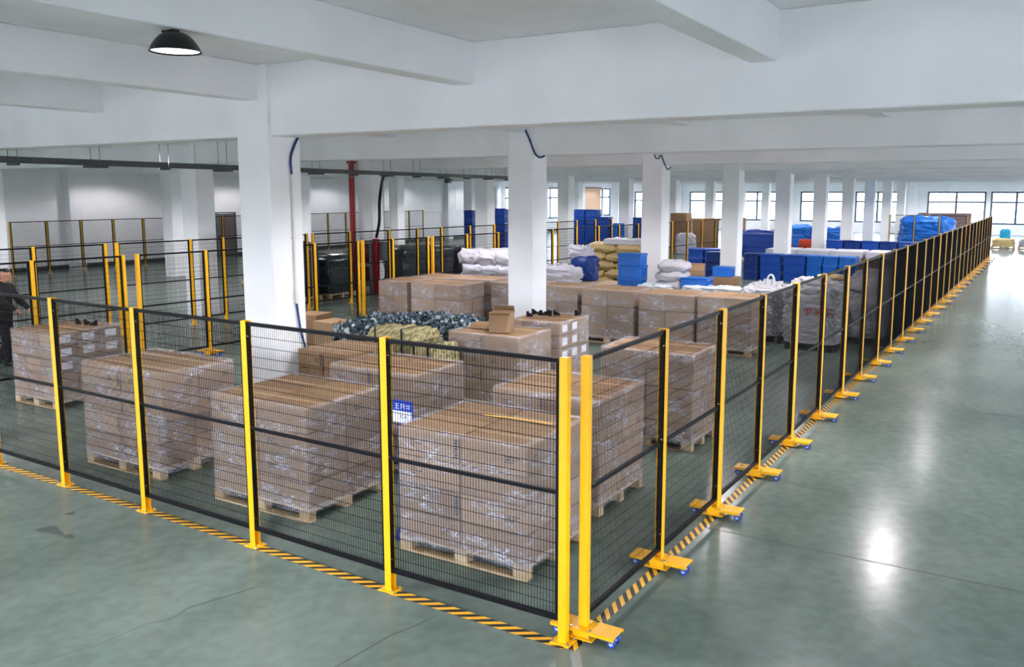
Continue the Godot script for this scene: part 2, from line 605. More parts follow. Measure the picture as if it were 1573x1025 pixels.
func build_shell() -> void:
	var x0 := -31.0
	var x1 := 12.9
	var z0 := -67.0
	var z1 := 9.9
	var th := 0.25
	struct("ceiling", MB.new().box(Vector3((x0 + x1) / 2, CEIL + 0.1, (z0 + z1) / 2), Vector3(x1 - x0 + 1.0, 0.2, z1 - z0 + 1.0)).done(), M.white_paint, "white painted concrete ceiling slab above the beams")
	# far wall with pairs of windows in every bay
	var holes := []
	var wn := 1
	for m in range(-3, 2):
		var xc := COL_X + BAY_X * m
		for q in [[1.0, 4.94], [5.24, 8.55]]:
			var xa: float = xc + q[0]
			var xb: float = xc + q[1]
			if xa < x0 + 0.3 or xb > x1 - 0.3:
				continue
			holes.append([xa - x0, xb - x0, 0.75, 3.15])
			window(wn, Vector3(xa, 0.75, z0 - 0.08), Vector3.RIGHT, xb - xa, 2.4, "wide grey framed window in the far end wall, bright daylight outside")
			wn += 1
	wall_holes("wall_far", "white end wall with a band of wide bright windows", Vector2(x0, z0 - th / 2), Vector2(x1, z0 - th / 2), th, holes)
	# left wall: boarded windows, clear windows farther on, and one with a blind
	holes = []
	for q in [[-47.3, -43.9], [-52.0, -48.6], [-57.2, -53.6], [-64.9, -58.8], [-66.5, -65.1]]:
		holes.append([z1 - q[1], z1 - q[0], 1.0, 3.45])
		window(wn, Vector3(x0 - 0.08, 1.0, q[1]), Vector3.FORWARD, q[1] - q[0], 2.45, "grey framed window in the long side wall near the far corner", q[1] - q[0] > 2.0)
		wn += 1
	holes.append([z1 + 22.8, z1 + 23.95, 0.0, 2.12])
	wall_holes("wall_left", "long white side wall with round pools of lamp light", Vector2(x0 - th / 2, z1), Vector2(x0 - th / 2, z0), th, holes)
	# right and back walls, out of the picture: windows let daylight in, the back ones added
	holes = []
	for k in 12:
		var zc := COL_Z - BAY_Z * (k - 2)
		var za := zc - 0.7
		if za < z1 - 0.4 and za - 5.0 > z0:
			holes.append([z1 - za, z1 - za + 5.0, 0.75, 3.15])
			window(wn, Vector3(x1 + 0.08, 0.75, za), Vector3.FORWARD, 5.0, 2.4, "grey framed window in the aisle side wall")
			wn += 1
	wall_holes("wall_right", "white side wall with windows along the aisle", Vector2(x1 + th / 2, z1), Vector2(x1 + th / 2, z0), th, holes)
	holes = []
	for m in range(-2, 2):  # added windows along the unseen back wall, to brighten beams and columns
		var xc2 := COL_X + BAY_X * m
		for q in [[1.0, 4.6], [5.0, 8.5]]:
			var xa2: float = xc2 + q[0]
			var xb2: float = xc2 + q[1]
			if xb2 < x1 - 0.3:
				holes.append([xa2 - x0, xb2 - x0, 0.75, 3.3])
				window(wn, Vector3(xa2, 0.75, z1 + 0.08), Vector3.RIGHT, xb2 - xa2, 2.55, "added grey framed window in the unseen wall behind the camera")
				wn += 1
	wall_holes("wall_back", "white wall with added windows behind the camera", Vector2(x0, z1 + th / 2), Vector2(x1, z1 + th / 2), th, holes)
	# beams: deep cross beams over each column row, shallower ribs between them
	for k in range(-2, 11):
		var z := COL_Z - BAY_Z * k
		struct("beam", MB.new().box(Vector3((x0 + x1) / 2, (3.757 + CEIL) / 2, z), Vector3(x1 - x0, CEIL - 3.757, COL_W - 0.114), 0.012).done(), M.white_paint, "deep white concrete cross beam")
	for n in range(-8, 6):
		var x := COL_X + BAY_X / 3.0 * n
		struct("beam", MB.new().box(Vector3(x, (4.19 + CEIL) / 2, (z0 + z1) / 2), Vector3(0.25, CEIL - 4.19, z1 - z0), 0.01).done(), M.white_paint, "shallow white ceiling rib running along the hall")
	for m in range(-2, 2):
		for k in range(-1, 10):
			var cx := COL_X + BAY_X * m
			struct("column", MB.new().box(Vector3(0, CEIL / 2, 0), Vector3(COL_W, CEIL, COL_W), 0.015).done(), M.white_paint, "square white concrete column", Vector3(cx, 0, COL_Z - BAY_Z * k))
	for k in range(-1, 10):
		struct("column", MB.new().box(Vector3(0, CEIL / 2, 0), Vector3(0.36, CEIL, COL_W), 0.015).done(), M.white_paint, "white pilaster on the side wall", Vector3(x0 + 0.18, 0, COL_Z - BAY_Z * k))
	for m in range(-2, 2):
		struct("column", MB.new().box(Vector3(0, CEIL / 2, 0), Vector3(COL_W, CEIL, 0.36), 0.015).done(), M.white_paint, "white pilaster on the end wall", Vector3(COL_X + BAY_X * m, 0, z0 + 0.18))
	struct("baseboard_left", MB.new().box(Vector3(x0 + 0.008, 0.09, (z1 - 22.8) / 2), Vector3(0.016, 0.18, z1 + 22.8)).box(Vector3(x0 + 0.008, 0.09, (z0 - 23.95) / 2), Vector3(0.016, 0.18, -z0 - 23.95)).done(), M.base_grey, "dark grey skirting band along the side wall")
	# grey door in the side wall
	var d := Node3D.new()
	d.name = "door_1"
	add_child(d)
	d.position = Vector3(x0, 0, -23.375)
	tag(d, "closed grey steel door in the side wall behind the fences", "", "", "structure")
	part("door_leaf", cbox(Vector3(0.05, 2.06, 1.05), 0.004), M.door_grey, d, Vector3(-0.04, 1.03, 0))
	part("door_frame", MB.new().box(Vector3(0.0, 1.06, -0.555), Vector3(0.12, 2.12, 0.06), 0.004).box(Vector3(0.0, 1.06, 0.555), Vector3(0.12, 2.12, 0.06), 0.004).box(Vector3(0.0, 2.10, 0), Vector3(0.12, 0.07, 1.17), 0.004).done(), M.steel_grey, d)
	part("door_handle", MB.new(true).cyl(Vector3(0.0, 1.0, 0.42), Vector3(0.05, 1.0, 0.42), 0.012, 0.012, 8).cyl(Vector3(0.05, 1.0, 0.43), Vector3(0.05, 1.0, 0.31), 0.01, 0.01, 8).done(), M.chrome, d)
	# white boards closing two window openings
	for q in [[-33.6, -28.9, "first"], [-42.3, -36.8, "second"]]:
		var t := thing("wall_board", "large white board closing a side wall opening, %s along the wall" % q[2], "wall board", Vector3(x0, 1.9, (q[0] + q[1]) / 2))
		var w: float = q[1] - q[0]
		for s in [-1, 1]:
			part("board_panel", cbox(Vector3(0.03, 1.72, w / 2 - 0.01), 0.004), M.board_white, t, Vector3(0.015, 0.86, s * w / 4))
		part("board_rim", MB.new().box(Vector3(0.02, -0.03, 0), Vector3(0.04, 0.06, w + 0.1), 0.004).box(Vector3(0.02, 1.75, 0), Vector3(0.04, 0.06, w + 0.1), 0.004).box(Vector3(0.02, 0.86, -w / 2 - 0.025), Vector3(0.04, 1.72, 0.05), 0.004).box(Vector3(0.02, 0.86, w / 2 + 0.025), Vector3(0.04, 1.72, 0.05), 0.004).done(), M.white_paint, t)
	# beige roller blind drawn over one window
	var bl := thing("roller_blind", "beige roller blind drawn down over a window near the far corner", "blind", Vector3(x0 + 0.05, 1.0, -61.7))
	part("blind_sheet", cbox(Vector3(0.012, 2.35, 5.3), 0.003), M.blind, bl, Vector3(0, 1.25, 0))
	part("blind_roller", MB.new(true).cyl(Vector3(0, 2.47, -2.7), Vector3(0, 2.47, 2.7), 0.05, 0.05, 12).done(), M.plank_pink, bl)


func ribbon(mb: MB, pts: Array, w: float, y: float) -> void:
	for i in pts.size() - 1:
		var p: Vector2 = pts[i]
		var q: Vector2 = pts[i + 1]
		var n := (q - p).normalized().orthogonal() * w * 0.5
		var a := Vector3(p.x - n.x, y, p.y - n.y)
		var b := Vector3(p.x + n.x, y, p.y + n.y)
		var c := Vector3(q.x + n.x, y, q.y + n.y)
		var d := Vector3(q.x - n.x, y, q.y - n.y)
		if (b - a).cross(c - a).y > 0:
			mb.quad(a, b, c, d)
		else:
			mb.quad(d, c, b, a)


func tape_mesh(pts: Array, w: float) -> ArrayMesh:
	var mb := MB.new()
	var run := 0.0
	for i in pts.size() - 1:
		var p: Vector2 = pts[i]
		var q: Vector2 = pts[i + 1]
		var n := (q - p).normalized().orthogonal() * w * 0.5
		var l := p.distance_to(q)
		var a := Vector3(p.x - n.x, 0.0012, p.y - n.y)
		var b := Vector3(p.x + n.x, 0.0012, p.y + n.y)
		var c := Vector3(q.x + n.x, 0.0012, q.y + n.y)
		var d := Vector3(q.x - n.x, 0.0012, q.y - n.y)
		var u0 := run / (w * 2.9)
		var u1 := (run + l) / (w * 2.9)
		run += l
		mb.quad(b, c, d, a, Vector2(u0, 0), Vector2(u1, 0), Vector2(u1, 1), Vector2(u0, 1))
		mb.quad(a + Vector3.DOWN * 0.0012, d + Vector3.DOWN * 0.0012, d, a, Vector2(u0, 1), Vector2(u1, 1), Vector2(u1, 1), Vector2(u0, 1))
	return mb.done()


func build_floor() -> void:
	var f := struct("floor", MB.new().box(Vector3(-9, -0.1, -28.5), Vector3(45, 0.2, 78.5)).done(), M.floor_coat, "polished grey green concrete floor")
	for z in [-2.52, -8.55, -23.9, -15.0, -31.0]:
		part("joint", MB.new().box(Vector3(6.5, 0.0006, z), Vector3(13.0, 0.001, 0.016)).done(), M.floor_dark, f)
	var cr := MB.new()
	ribbon(cr, [Vector2(-2.48, 0.43), Vector2(-2.55, 0.65), Vector2(-2.66, 0.96), Vector2(-2.62, 1.12), Vector2(-2.72, 1.3), Vector2(-2.74, 1.62), Vector2(-2.9, 2.0)], 0.011, 0.0008)
	part("crack", cr.done(), M.floor_dark, f)
	cr = MB.new()
	ribbon(cr, [Vector2(-0.99, 0.10), Vector2(-1.05, 0.35), Vector2(-1.10, 0.5), Vector2(-1.13, 0.82), Vector2(-1.17, 1.2)], 0.012, 0.0008)
	part("crack", cr.done(), M.floor_dark, f)
	cr = MB.new()
	ribbon(cr, [Vector2(-5.54, 0.1), Vector2(-5.60, 0.3), Vector2(-5.60, 0.8), Vector2(-5.66, 1.4)], 0.012, 0.0008)
	ribbon(cr, [Vector2(-5.50, 0.1), Vector2(-5.55, 0.3), Vector2(-5.55, 0.8), Vector2(-5.60, 1.4)], 0.008, 0.0008)
	part("crack", cr.done(), M.floor_dark, f)
	for q in [[-5.0, 0.62, 0.16, 0.07], [-4.72, 0.62, 0.07, 0.04], [-5.25, 0.28, 0.05, 0.05]]:
		var stn := MB.new()
		for i in 14:
			var a0 := TAU * i / 14.0
			var a1 := TAU * (i + 1) / 14.0
			var r0 := 1.0 + 0.3 * sin(a0 * 3.0 + q[0])
			var r1 := 1.0 + 0.3 * sin(a1 * 3.0 + q[0])
			stn.tri(Vector3(q[0], 0.0006, q[1]), Vector3(q[0] + cos(a1) * q[2] * r1, 0.0006, q[1] + sin(a1) * q[3] * r1), Vector3(q[0] + cos(a0) * q[2] * r0, 0.0006, q[1] + sin(a0) * q[3] * r0))
		part("stain", stn.done(), M.floor_stain, f)
	one("hazard_tape", "black and yellow striped floor tape along the front fence", "floor tape", tape_mesh([Vector2(-8.4, -0.20), Vector2(-4.6, -0.15), Vector2(-1.55, -0.03), Vector2(0.02, 0.0)], 0.095), M.hazard)
	one("hazard_tape", "black and yellow striped floor tape along the wheeled aisle fence", "floor tape", tape_mesh([Vector2(0.06, 0.03), Vector2(0.09, -1.4), Vector2(0.11, -2.9), Vector2(0.15, -7.0), Vector2(0.66, -41.0)], 0.085), M.hazard)


# ------------------------------------------------------------------ fences
func channel_mesh() -> ArrayMesh:   # C channel 60 x 60, 2 m, opening towards +X
	var mb := MB.new()
	mb.box(Vector3(-0.028, 1.0, 0), Vector3(0.004, 2.0, 0.056))
	mb.box(Vector3(0, 1.0, 0.0295), Vector3(0.060, 2.0, 0.005), 0.001)
	mb.box(Vector3(0, 1.0, -0.0295), Vector3(0.060, 2.0, 0.005), 0.001)
	mb.box(Vector3(-0.012, 1.998, 0), Vector3(0.03, 0.003, 0.056))
	return mb.done()


func square_mesh() -> ArrayMesh:
	var mb := MB.new()
	mb.box(Vector3(0, 1.0, 0), Vector3(0.062, 2.0, 0.058), 0.004)
	return mb.done()


func section_mesh(w: float, rw := 0.0021) -> Array:   # frame, mid rail, wires; origin at the left foot of the frame
	var key := "section%.2f_%.4f" % [w, rw]
	if shared.has(key):
		return shared[key]
	var f := 0.03
	var y0 := 0.15
	var y1 := 1.99
	var fr := MB.new()
	fr.box(Vector3(w / 2, y0 + f / 2, 0), Vector3(w, f + 0.005, f), 0.002).box(Vector3(w / 2, y1 - f / 2, 0), Vector3(w, f, f), 0.002)
	fr.box(Vector3(f / 2, (y0 + y1) / 2, 0), Vector3(f, y1 - y0 - 2 * f, f), 0.002).box(Vector3(w - f / 2, (y0 + y1) / 2, 0), Vector3(f, y1 - y0 - 2 * f, f), 0.002)
	var rail := MB.new().box(Vector3(w / 2, 1.065, 0), Vector3(w - 2 * f, 0.027, 0.026), 0.002)
	var wr := MB.new()
	var n := int(round((w - 2 * f) / 0.0245))
	for i in range(1, n):
		var x := f + (w - 2 * f) * i / n
		wr.cyl(Vector3(x, y0 + f, 0.0), Vector3(x, y1 - f, 0.0), rw, rw, 4, false)
	for s in [[y0 + f, 1.052], [1.078, y1 - f]]:
		var k := int(round((s[1] - s[0]) / 0.088))
		for i in range(1, k):
			var y: float = lerpf(s[0], s[1], float(i) / k)
			wr.cyl(Vector3(f, y, 0.0038), Vector3(w - f, y, 0.0045), rw * 1.1, rw * 1.1, 4, false)
	shared[key] = [fr.done(), rail.done(), wr.done()]
	return shared[key]


func section(p: Vector2, q: Vector2, label: String, group: String, rw := 0.0016) -> void:
	var w := p.distance_to(q)
	var sh := section_mesh(w, rw)
	var t := thing("fence_section", label, "fence", Vector3(p.x, 0, p.y), -atan2(q.y - p.y, q.x - p.x), group)
	part("frame", sh[0], M.black_coat, t)
	part("mid_rail", sh[1], M.black_coat, t)
	var wm := part("wire_mesh", sh[2], M.wire, t)
	wm.set_meta("kind", "stuff")


func bolt_mesh() -> ArrayMesh:
	return MB.new(true).cyl(Vector3(0, 0, 0), Vector3(0, 0.009, 0), 0.011, 0.010, 6).cyl(Vector3(0, 0.009, 0), Vector3(0, 0.022, 0), 0.006, 0.006, 6).done()


func post_proto(kind: String) -> Node3D:
	var t := Node3D.new()
	var bm := bolt_mesh()
	var bs := MB.new(true).cyl(Vector3.ZERO, Vector3(0, 0, 0.012), 0.009, 0.008, 6).done()
	if kind.begins_with("plate"):
		part("post", channel_mesh() if kind == "plate" else (square_mesh() if kind == "plate_square" else MB.new().box(Vector3(0, 1.0, 0), Vector3(0.042, 2.0, 0.05), 0.003).done()), M.yellow if kind != "plate_thin" else M.yellow_old, t)
		part("base_plate", cbox(Vector3(0.15, 0.009, 0.13), 0.002), M.yellow, t, Vector3(0, 0.0057, 0))
		for s in [[-1, -1], [1, 1], [-1, 1], [1, -1]]:
			part("bolt", bm, M.chrome, t, Vector3(s[0] * 0.058, 0.010, s[1] * 0.048))
		if kind == "plate":
			for y in [0.26, 1.08, 1.87]:
				part("fixing_bolt", bs, M.chrome, t, Vector3(0.024, y, 0.012), PI / 2)
		return t
	# wheeled: foot bar across the fence on two casters, post(s) standing on it
	if kind == "wheel_square":
		var m := MB.new()
		m.box(Vector3(0, 1.045, 0), Vector3(0.062, 1.91, 0.058), 0.004)
		part("post", m.done(), M.yellow, t)
	else:
		var m2 := MB.new()
		m2.b = Basis(Vector3.UP, PI / 2)
		m2.o = Vector3(0, 0, 0)
		m2.box(Vector3(0.028, 1.045, 0), Vector3(0.004, 1.91, 0.056))
		m2.box(Vector3(0, 1.045, 0.0295), Vector3(0.060, 1.91, 0.005), 0.001)
		m2.box(Vector3(0, 1.045, -0.0295), Vector3(0.060, 1.91, 0.005), 0.001)
		m2.box(Vector3(0.012, 1.998, 0), Vector3(0.03, 0.003, 0.056))
		part("post", m2.done(), M.yellow, t)
		for y in [0.30, 1.10, 1.87]:
			part("fixing_bolt", bs, M.chrome, t, Vector3(0.012, y, 0.024))
	if kind == "wheel_double":
		part("backing_post", MB.new().box(Vector3(0, 1.045, -0.063), Vector3(0.062, 1.91, 0.058), 0.004).done(), M.yellow, t)
	part("foot_bar", MB.new().box(Vector3(0.015, 0.084, -0.01), Vector3(0.49, 0.008, 0.17), 0.002).box(Vector3(0.015, 0.075, 0.073), Vector3(0.49, 0.022, 0.004)).box(Vector3(0.015, 0.075, -0.093), Vector3(0.49, 0.022, 0.004)).done(), M.yellow, t)
	part("clamp_plate", MB.new().box(Vector3(0, 0.024, -0.01), Vector3(0.20, 0.008, 0.19), 0.002).box(Vector3(0, 0.05, -0.01), Vector3(0.12, 0.05, 0.13)).done(), M.yellow, t)
	var rod := MB.new(true).cyl(Vector3(0, -0.062, 0), Vector3(0, 0.0, 0), 0.005, 0.005, 6).cyl(Vector3.ZERO, Vector3(0, 0.009, 0), 0.012, 0.011, 6).done()
	for s in [[-1, -1], [1, 1], [-1, 1], [1, -1]]:
		part("bolt", rod, M.chrome, t, Vector3(s[0] * 0.072, 0.088, -0.01 + s[1] * 0.07))
	var wh := MB.new(true).cyl(Vector3(0, 0, -0.011), Vector3(0, 0, 0.011), 0.028, 0.028, 16).done()
	var hub := MB.new(true).cyl(Vector3(0, 0, -0.0125), Vector3(0, 0, 0.0125), 0.015, 0.015, 12).done()
	var fork := MB.new().box(Vector3(0, 0.045, 0), Vector3(0.045, 0.006, 0.045)).box(Vector3(0, 0.023, 0.0165), Vector3(0.024, 0.045, 0.003)).box(Vector3(0, 0.023, -0.0165), Vector3(0.024, 0.045, 0.003)).done()
	for x in [-0.195, 0.225]:
		for z in [0.03, -0.05]:
			if kind == "wheel_far" and z < 0:
				continue
			var w := part("caster_wheel", wh, M.caster_blue, t, Vector3(x, 0.028, z))
			part("hub", hub, M.caster_hub, w)
			part("fork", fork, M.steel_grey, w, Vector3(0, 0.0025, 0))
	return t


func place(proto: Node3D, called: String, label: String, cat: String, at: Vector3, turn := 0.0, group := "") -> void:
	var t: Node3D = proto.duplicate()
	t.name = numbered(called, self)
	add_child(t)
	t.position = at
	t.rotation.y = turn
	tag(t, label, cat, group)


func build_fences() -> void:
	var pl := post_proto("plate")
	var pls := post_proto("plate_square")
	var w1 := post_proto("wheel_single")
	var w2 := post_proto("wheel_double")
	var wq := post_proto("wheel_square")
	# front fence, left from the corner
	var fx := [-0.02, -1.555, -3.12, -4.68, -6.08, -7.45, -8.85]
	var fz := [-0.045, -0.05, -0.10, -0.14, -0.18, -0.21, -0.24]
	for i in fx.size():
		var lab: String = "yellow corner post on a bolted base plate, ending the front fence" if i == 0 else "yellow channel post on a bolted plate, %s from the corner along the front fence" % ORD[i]
		place(pls if i == 0 else pl, "fence_post", lab, "fence post", Vector3(fx[i], 0, fz[i]), 0.0, "yellow posts of the front fence")
		if i > 0:
			section(Vector2(fx[i] + 0.004, fz[i]), Vector2(fx[i - 1] - 0.032, fz[i - 1]), "black wire mesh section of the front fence, %s from the corner post" % ORD[i - 1], "mesh sections of the front fence", 0.0022)
	# wheeled fence along the aisle
	var rz := [-0.175, -1.50, -2.87, -4.21, -5.55]
	while rz.size() < 29:
		rz.append(rz[-1] - 1.46)
	for i in rz.size():
		var x: float = 0.07 - 0.0150 * rz[i]
		place(wq if i == 0 else (w1 if i % 2 == 1 else w2), "fence_post", "yellow post on a wheeled foot bar, %s along the aisle fence from the corner" % ORD[i], "fence post", Vector3(x, 0, rz[i]), 0.0, "wheeled posts of the aisle fence")
		if i > 0:
			var back := 0.03 if i == 1 or i % 2 == 0 else 0.093
			section(Vector2(x, rz[i] - 0.004), Vector2(x + 0.015 * (rz[i] - rz[i - 1]), rz[i - 1] - back - 0.002), "black wire mesh section of the aisle fence, %s from the corner post" % ORD[i - 1], "mesh sections of the aisle fence", 0.0018)
	# inner fence beside the wrapped loads
	var bz := [-1.5, -2.82, -4.33, -4.59, -5.94, -7.25, -8.56, -9.80, -9.95, -10.9, -12.12, -12.30]
	while bz[-1] > -30.0:
		bz.append(bz[-1] - 1.33)
	run_fence(wq, bz, -11.2, 0.085, -2.0, "inner fence behind the loads", 0.3)
	var cz := [-2.0, -3.4, -4.79, -6.25, -6.51, -8.26, -9.13, -10.4, -11.66, -11.86, -13.17, -14.7, -15.9, -17.0, -18.4, -19.7, -20.9, -22.3, -23.6, -24.9, -26.3, -27.6]
	run_fence(pls, cz, -14.62, 0.085, -4.0, "second inner fence across the gangway", 0.3)
	var dz := [-12.6]
	while dz[-1] > -36.5:
		dz.append(dz[-1] - 1.37)
	var plt := post_proto("plate_thin")
	run_fence(plt, dz, -29.8, 0.0, 0.0, "fence along the side wall", 0.1)
	# cross fence closing the far end
	var ex := [-3.8, -2.66, -1.54, -0.36]
	for i in ex.size():
		place(plt, "fence_post", "thin yellow post of the cross fence in front of the blue tarpaulin, %s of four" % ORD[i], "fence post", Vector3(ex[i], 0, -41.0))
		if i > 0:
			section(Vector2(ex[i - 1] + 0.032, -41.0), Vector2(ex[i] - 0.032, -41.0), "mesh section of the cross fence before the blue tarpaulin, %s of three" % ORD[i - 1], "cross fence sections")
	for p in [pl, pls, plt, w1, w2, wq]:
		p.free()


func run_fence(proto: Node3D, zs: Array, xa: float, slope: float, zref: float, phrase: String, gap: float) -> void:
	var turn := atan(slope)
	for i in zs.size():
		var x: float = xa + slope * (zref - zs[i])
		place(proto, "fence_post", "yellow post of the %s, %s counted from the front" % [phrase, ORD[i]], "fence post", Vector3(x, 0, zs[i]), turn, "posts of the " + phrase)
		if i > 0 and zs[i - 1] - zs[i] > gap:
			var xp: float = xa + slope * (zref - zs[i - 1])
			section(Vector2(x, zs[i] + 0.032), Vector2(xp, zs[i - 1] - 0.032), "black mesh section of the %s, %s from the front" % [phrase, ORD[i - 1]], "sections of the " + phrase)


# ------------------------------------------------------------------ palletised loads
func pallet(label: String, at: Vector3, w := 1.2, d := 1.0, group := "wooden pallets under the loads") -> Node3D:
	var t := thing("wooden_pallet", label, "pallet", at, 0.0, group)
	var wood := func() -> Material: return M["pine%d" % rng.randi_range(0, 2)]
	for i in 3:
		var z: float = [-1, 0, 1][i] * (d / 2 - 0.05)
		part("bottom_board", cbox(Vector3(w, 0.02, 0.098)), wood.call(), t, Vector3(0, 0.011, z))
		for s in [-1, 0, 1]:
			part("block", cbox(Vector3(0.13, 0.076, 0.096), 0.003), wood.call(), t, Vector3(s * (w / 2 - 0.067), 0.06, z))
	for s in [-1, 0, 1]:
		part("stringer", cbox(Vector3(0.13, 0.018, d)), wood.call(), t, Vector3(s * (w / 2 - 0.067), 0.108, 0))
	var n := 7
	for i in n:
		part("deck_board", cbox(Vector3(w, 0.019, 0.098 if i % 2 == 0 else 0.085)), wood.call(), t, Vector3(0, 0.128, lerpf(-d / 2 + 0.05, d / 2 - 0.05, float(i) / (n - 1))))
	return t


func carton_print(w: float, h: float, sd: int) -> ArrayMesh:
	# flat print on a carton front: a darker panel of short bars
	var key := "print%d_%.2f_%.2f" % [sd, w, h]
	if shared.has(key):
		return shared[key]
	var r := RandomNumberGenerator.new()
	r.seed = sd
	var mb := MB.new()
	var x0 := w * (0.18 if sd % 2 == 0 else -0.30)
	for row in 3:
		var x := x0
		for k in r.randi_range(2, 4):
			var ww := r.randf_range(0.012, 0.035)
			mb.box(Vector3(x + ww / 2, h * 0.08 - row * 0.021, 0), Vector3(ww, 0.010, 0.0006))
			x += ww + 0.008
	shared[key] = mb.done()
	return shared[key]


func film_mesh(w: float, h: float, d: float, sd: int) -> ArrayMesh:
	# a wrinkled sleeve of stretch film round a box, its upper edge folded over the top
	var fn := FastNoiseLite.new()
	fn.seed = sd
	fn.frequency = 1.0
	fn.fractal_octaves = 3
	var hw := w / 2
	var hd := d / 2
	var r := 0.03
	var per := 2.0 * (w + d)
	var mb := MB.new(true)
	var at := func(u: float, v: float) -> Vector3:
		var s := fposmod(u, 1.0) * per
		var p := Vector2()
		var n := Vector2()
		if s < w:
			p = Vector2(-hw + s, hd); n = Vector2(0, 1)
		elif s < w + d:
			p = Vector2(hw, hd - (s - w)); n = Vector2(1, 0)
		elif s < 2 * w + d:
			p = Vector2(hw - (s - w - d), -hd); n = Vector2(0, -1)
		else:
			p = Vector2(-hw, -hd + (s - 2 * w - d)); n = Vector2(-1, 0)
		var c := Vector2(clampf(p.x, -hw + r, hw - r), clampf(p.y, -hd + r, hd - r))
		var e := (p - c)
		p = c + e.normalized() * r if e.length() > 0.0 else p
		var y := -0.05 + (h + 0.05) * minf(v / 0.93, 1.0)
		var a := u * TAU
		var bump := fn.get_noise_3d(cos(a) * 2.2, y * 14.0, sin(a) * 2.2) * 0.006 + fn.get_noise_3d(cos(a) * 2.0 + 9.0, y * 34.0 + cos(a) * 5.0, sin(a) * 2.0) * 0.0022
		var out := 0.011 + bump
		if v > 0.93:
			var k := (v - 0.93) / 0.07
			var inw := k * (0.05 + 0.03 * fn.get_noise_2d(cos(a) * 3.0, sin(a) * 3.0))
			return Vector3(p.x - n.x * inw + n.x * out * (1.0 - k), h + 0.004 + 0.004 * (1.0 - k), p.y - n.y * inw + n.y * out * (1.0 - k))
		return Vector3(p.x + n.x * out, y, p.y + n.y * out)
	mb.surf(120, 44, func(u: float, v: float) -> Vector3: return at.call(u, v), per, h)
	return mb.done()


func carton(size: Vector3, label: String, at: Vector3, group: String, marked := false, taped := false) -> Node3D:
	var t := thing("carton", label, "carton", at, rng.randf_range(-0.006, 0.006), group)
	var m: Material = M["card%d" % rng.randi_range(0, 3)]
	part("box_body", cbox(size, 0.006), m, t, Vector3(0, size.y / 2, 0))
	if taped:
		part("tape", cbox(Vector3(size.x * 0.998, 0.0012, 0.05), 0.0), M.tape, t, Vector3(0, size.y + 0.0004, 0))
		part("flap_gap", cbox(Vector3(size.x * 0.99, 0.0008, 0.004), 0.0), M.card_seam, t, Vector3(0, size.y + 0.0011, 0))
	if marked:
		var pm := part("printed_mark", carton_print(size.x, size.y, rng.randi_range(0, 5)), M.ink, t, Vector3(0, size.y / 2, size.z / 2 + 0.0002))
		pm.set_meta("label", "dark printed marks")
		part("printed_mark", carton_print(size.z, size.y, rng.randi_range(0, 5)), M.ink, t, Vector3(size.x / 2 + 0.0002, size.y / 2, 0), PI / 2)
	return t


func loaded_pallet(x0: float, x1: float, z1: float, z0: float, h: float, tiers: int, nx: int, nz: int, phrase: String, film := true, marked := true, overhang := 0.0, labels := false) -> void:
	# cartons on a pallet; only what stands on an outer face or on top (the core shows nowhere)
	var w := x1 - x0
	var d := z1 - z0
	var c := Vector3((x0 + x1) / 2, 0, (z0 + z1) / 2)
	pallet("pale wooden pallet under the " + phrase, c, w, d)
	var base := 0.139
	var gap := 0.014
	var th := (h - base) / tiers
	var names: Array = {3: ["bottom", "middle", "top"], 4: ["bottom", "lower", "upper", "top"], 5: ["bottom", "lower", "middle", "upper", "top"], 6: ["bottom", "second lowest", "third lowest", "third highest", "second highest", "top"]}[tiers]
	for k in tiers:
		for i in nx:
			for j in nz:
				if k < tiers - 1 and i < nx - 1 and j < nz - 1:
					continue
				var cw := w / nx
				var cd := d / nz
				var grow := overhang if k >= tiers - 2 else 0.0
				cw = (w + grow) / nx
				var pos := Vector3(x0 + cw * (i + 0.5), base + 0.001 + th * k, z0 + cd * (nz - 1 - j + 0.5) if false else z0 + cd * (j + 0.5))
				var col: String = "" if nx == 1 else (["far-side", "aisle-side"][i] if nx == 2 else (["far-side", "centre", "aisle-side"][i] if nx == 3 else ["far-side", "inner far-side", "inner aisle-side", "aisle-side"][i]))
				var row: String = "" if nz == 1 else (["rear", "front"][j] if nz == 2 else ["rear", "mid-depth", "front"][j])
				var lab := ("%s tier %s %s carton, %s" % [names[k], row, col, phrase]).replace("  ", " ")
				var t := carton(Vector3(cw - gap, th - 0.010, cd - gap), lab, pos, "cartons of the " + phrase, marked and (j == nz - 1 or i == nx - 1) and rng.randf() < 0.6, k == tiers - 1)
				if marked and tiers == 4 and i == 0 and j == nz - 1 and (k == 3 or k == 1):
					var bars := MB.new()
					for q in 7:
						bars.box(Vector3(0, (q - 3) * 0.024, 0), Vector3(0.032, 0.014 if q % 2 == 0 else 0.019, 0.0006))
					part("printed_mark", bars.done(), M.navy_ink, t, Vector3((cw - gap) / 2 - 0.03, th * 0.5, (cd - gap) / 2 + 0.0003))
				if labels and i == nx - 1 and rng.randf() < 0.7 and k > 1:
					part("white_label", cbox(Vector3(0.0012, th * 0.55, cd * 0.5), 0.0), M.white_label, t, Vector3((cw - gap) / 2 + 0.0006, th * 0.5, 0.0))
	if film:
		one("stretch_film", "clear wrinkled stretch film round the " + phrase, "stretch film", film_mesh(w + overhang, h - base, d, int(absf(x0 * 37.0 + z0 * 11.0))), M.film, c + Vector3(overhang / 2, base, 0))


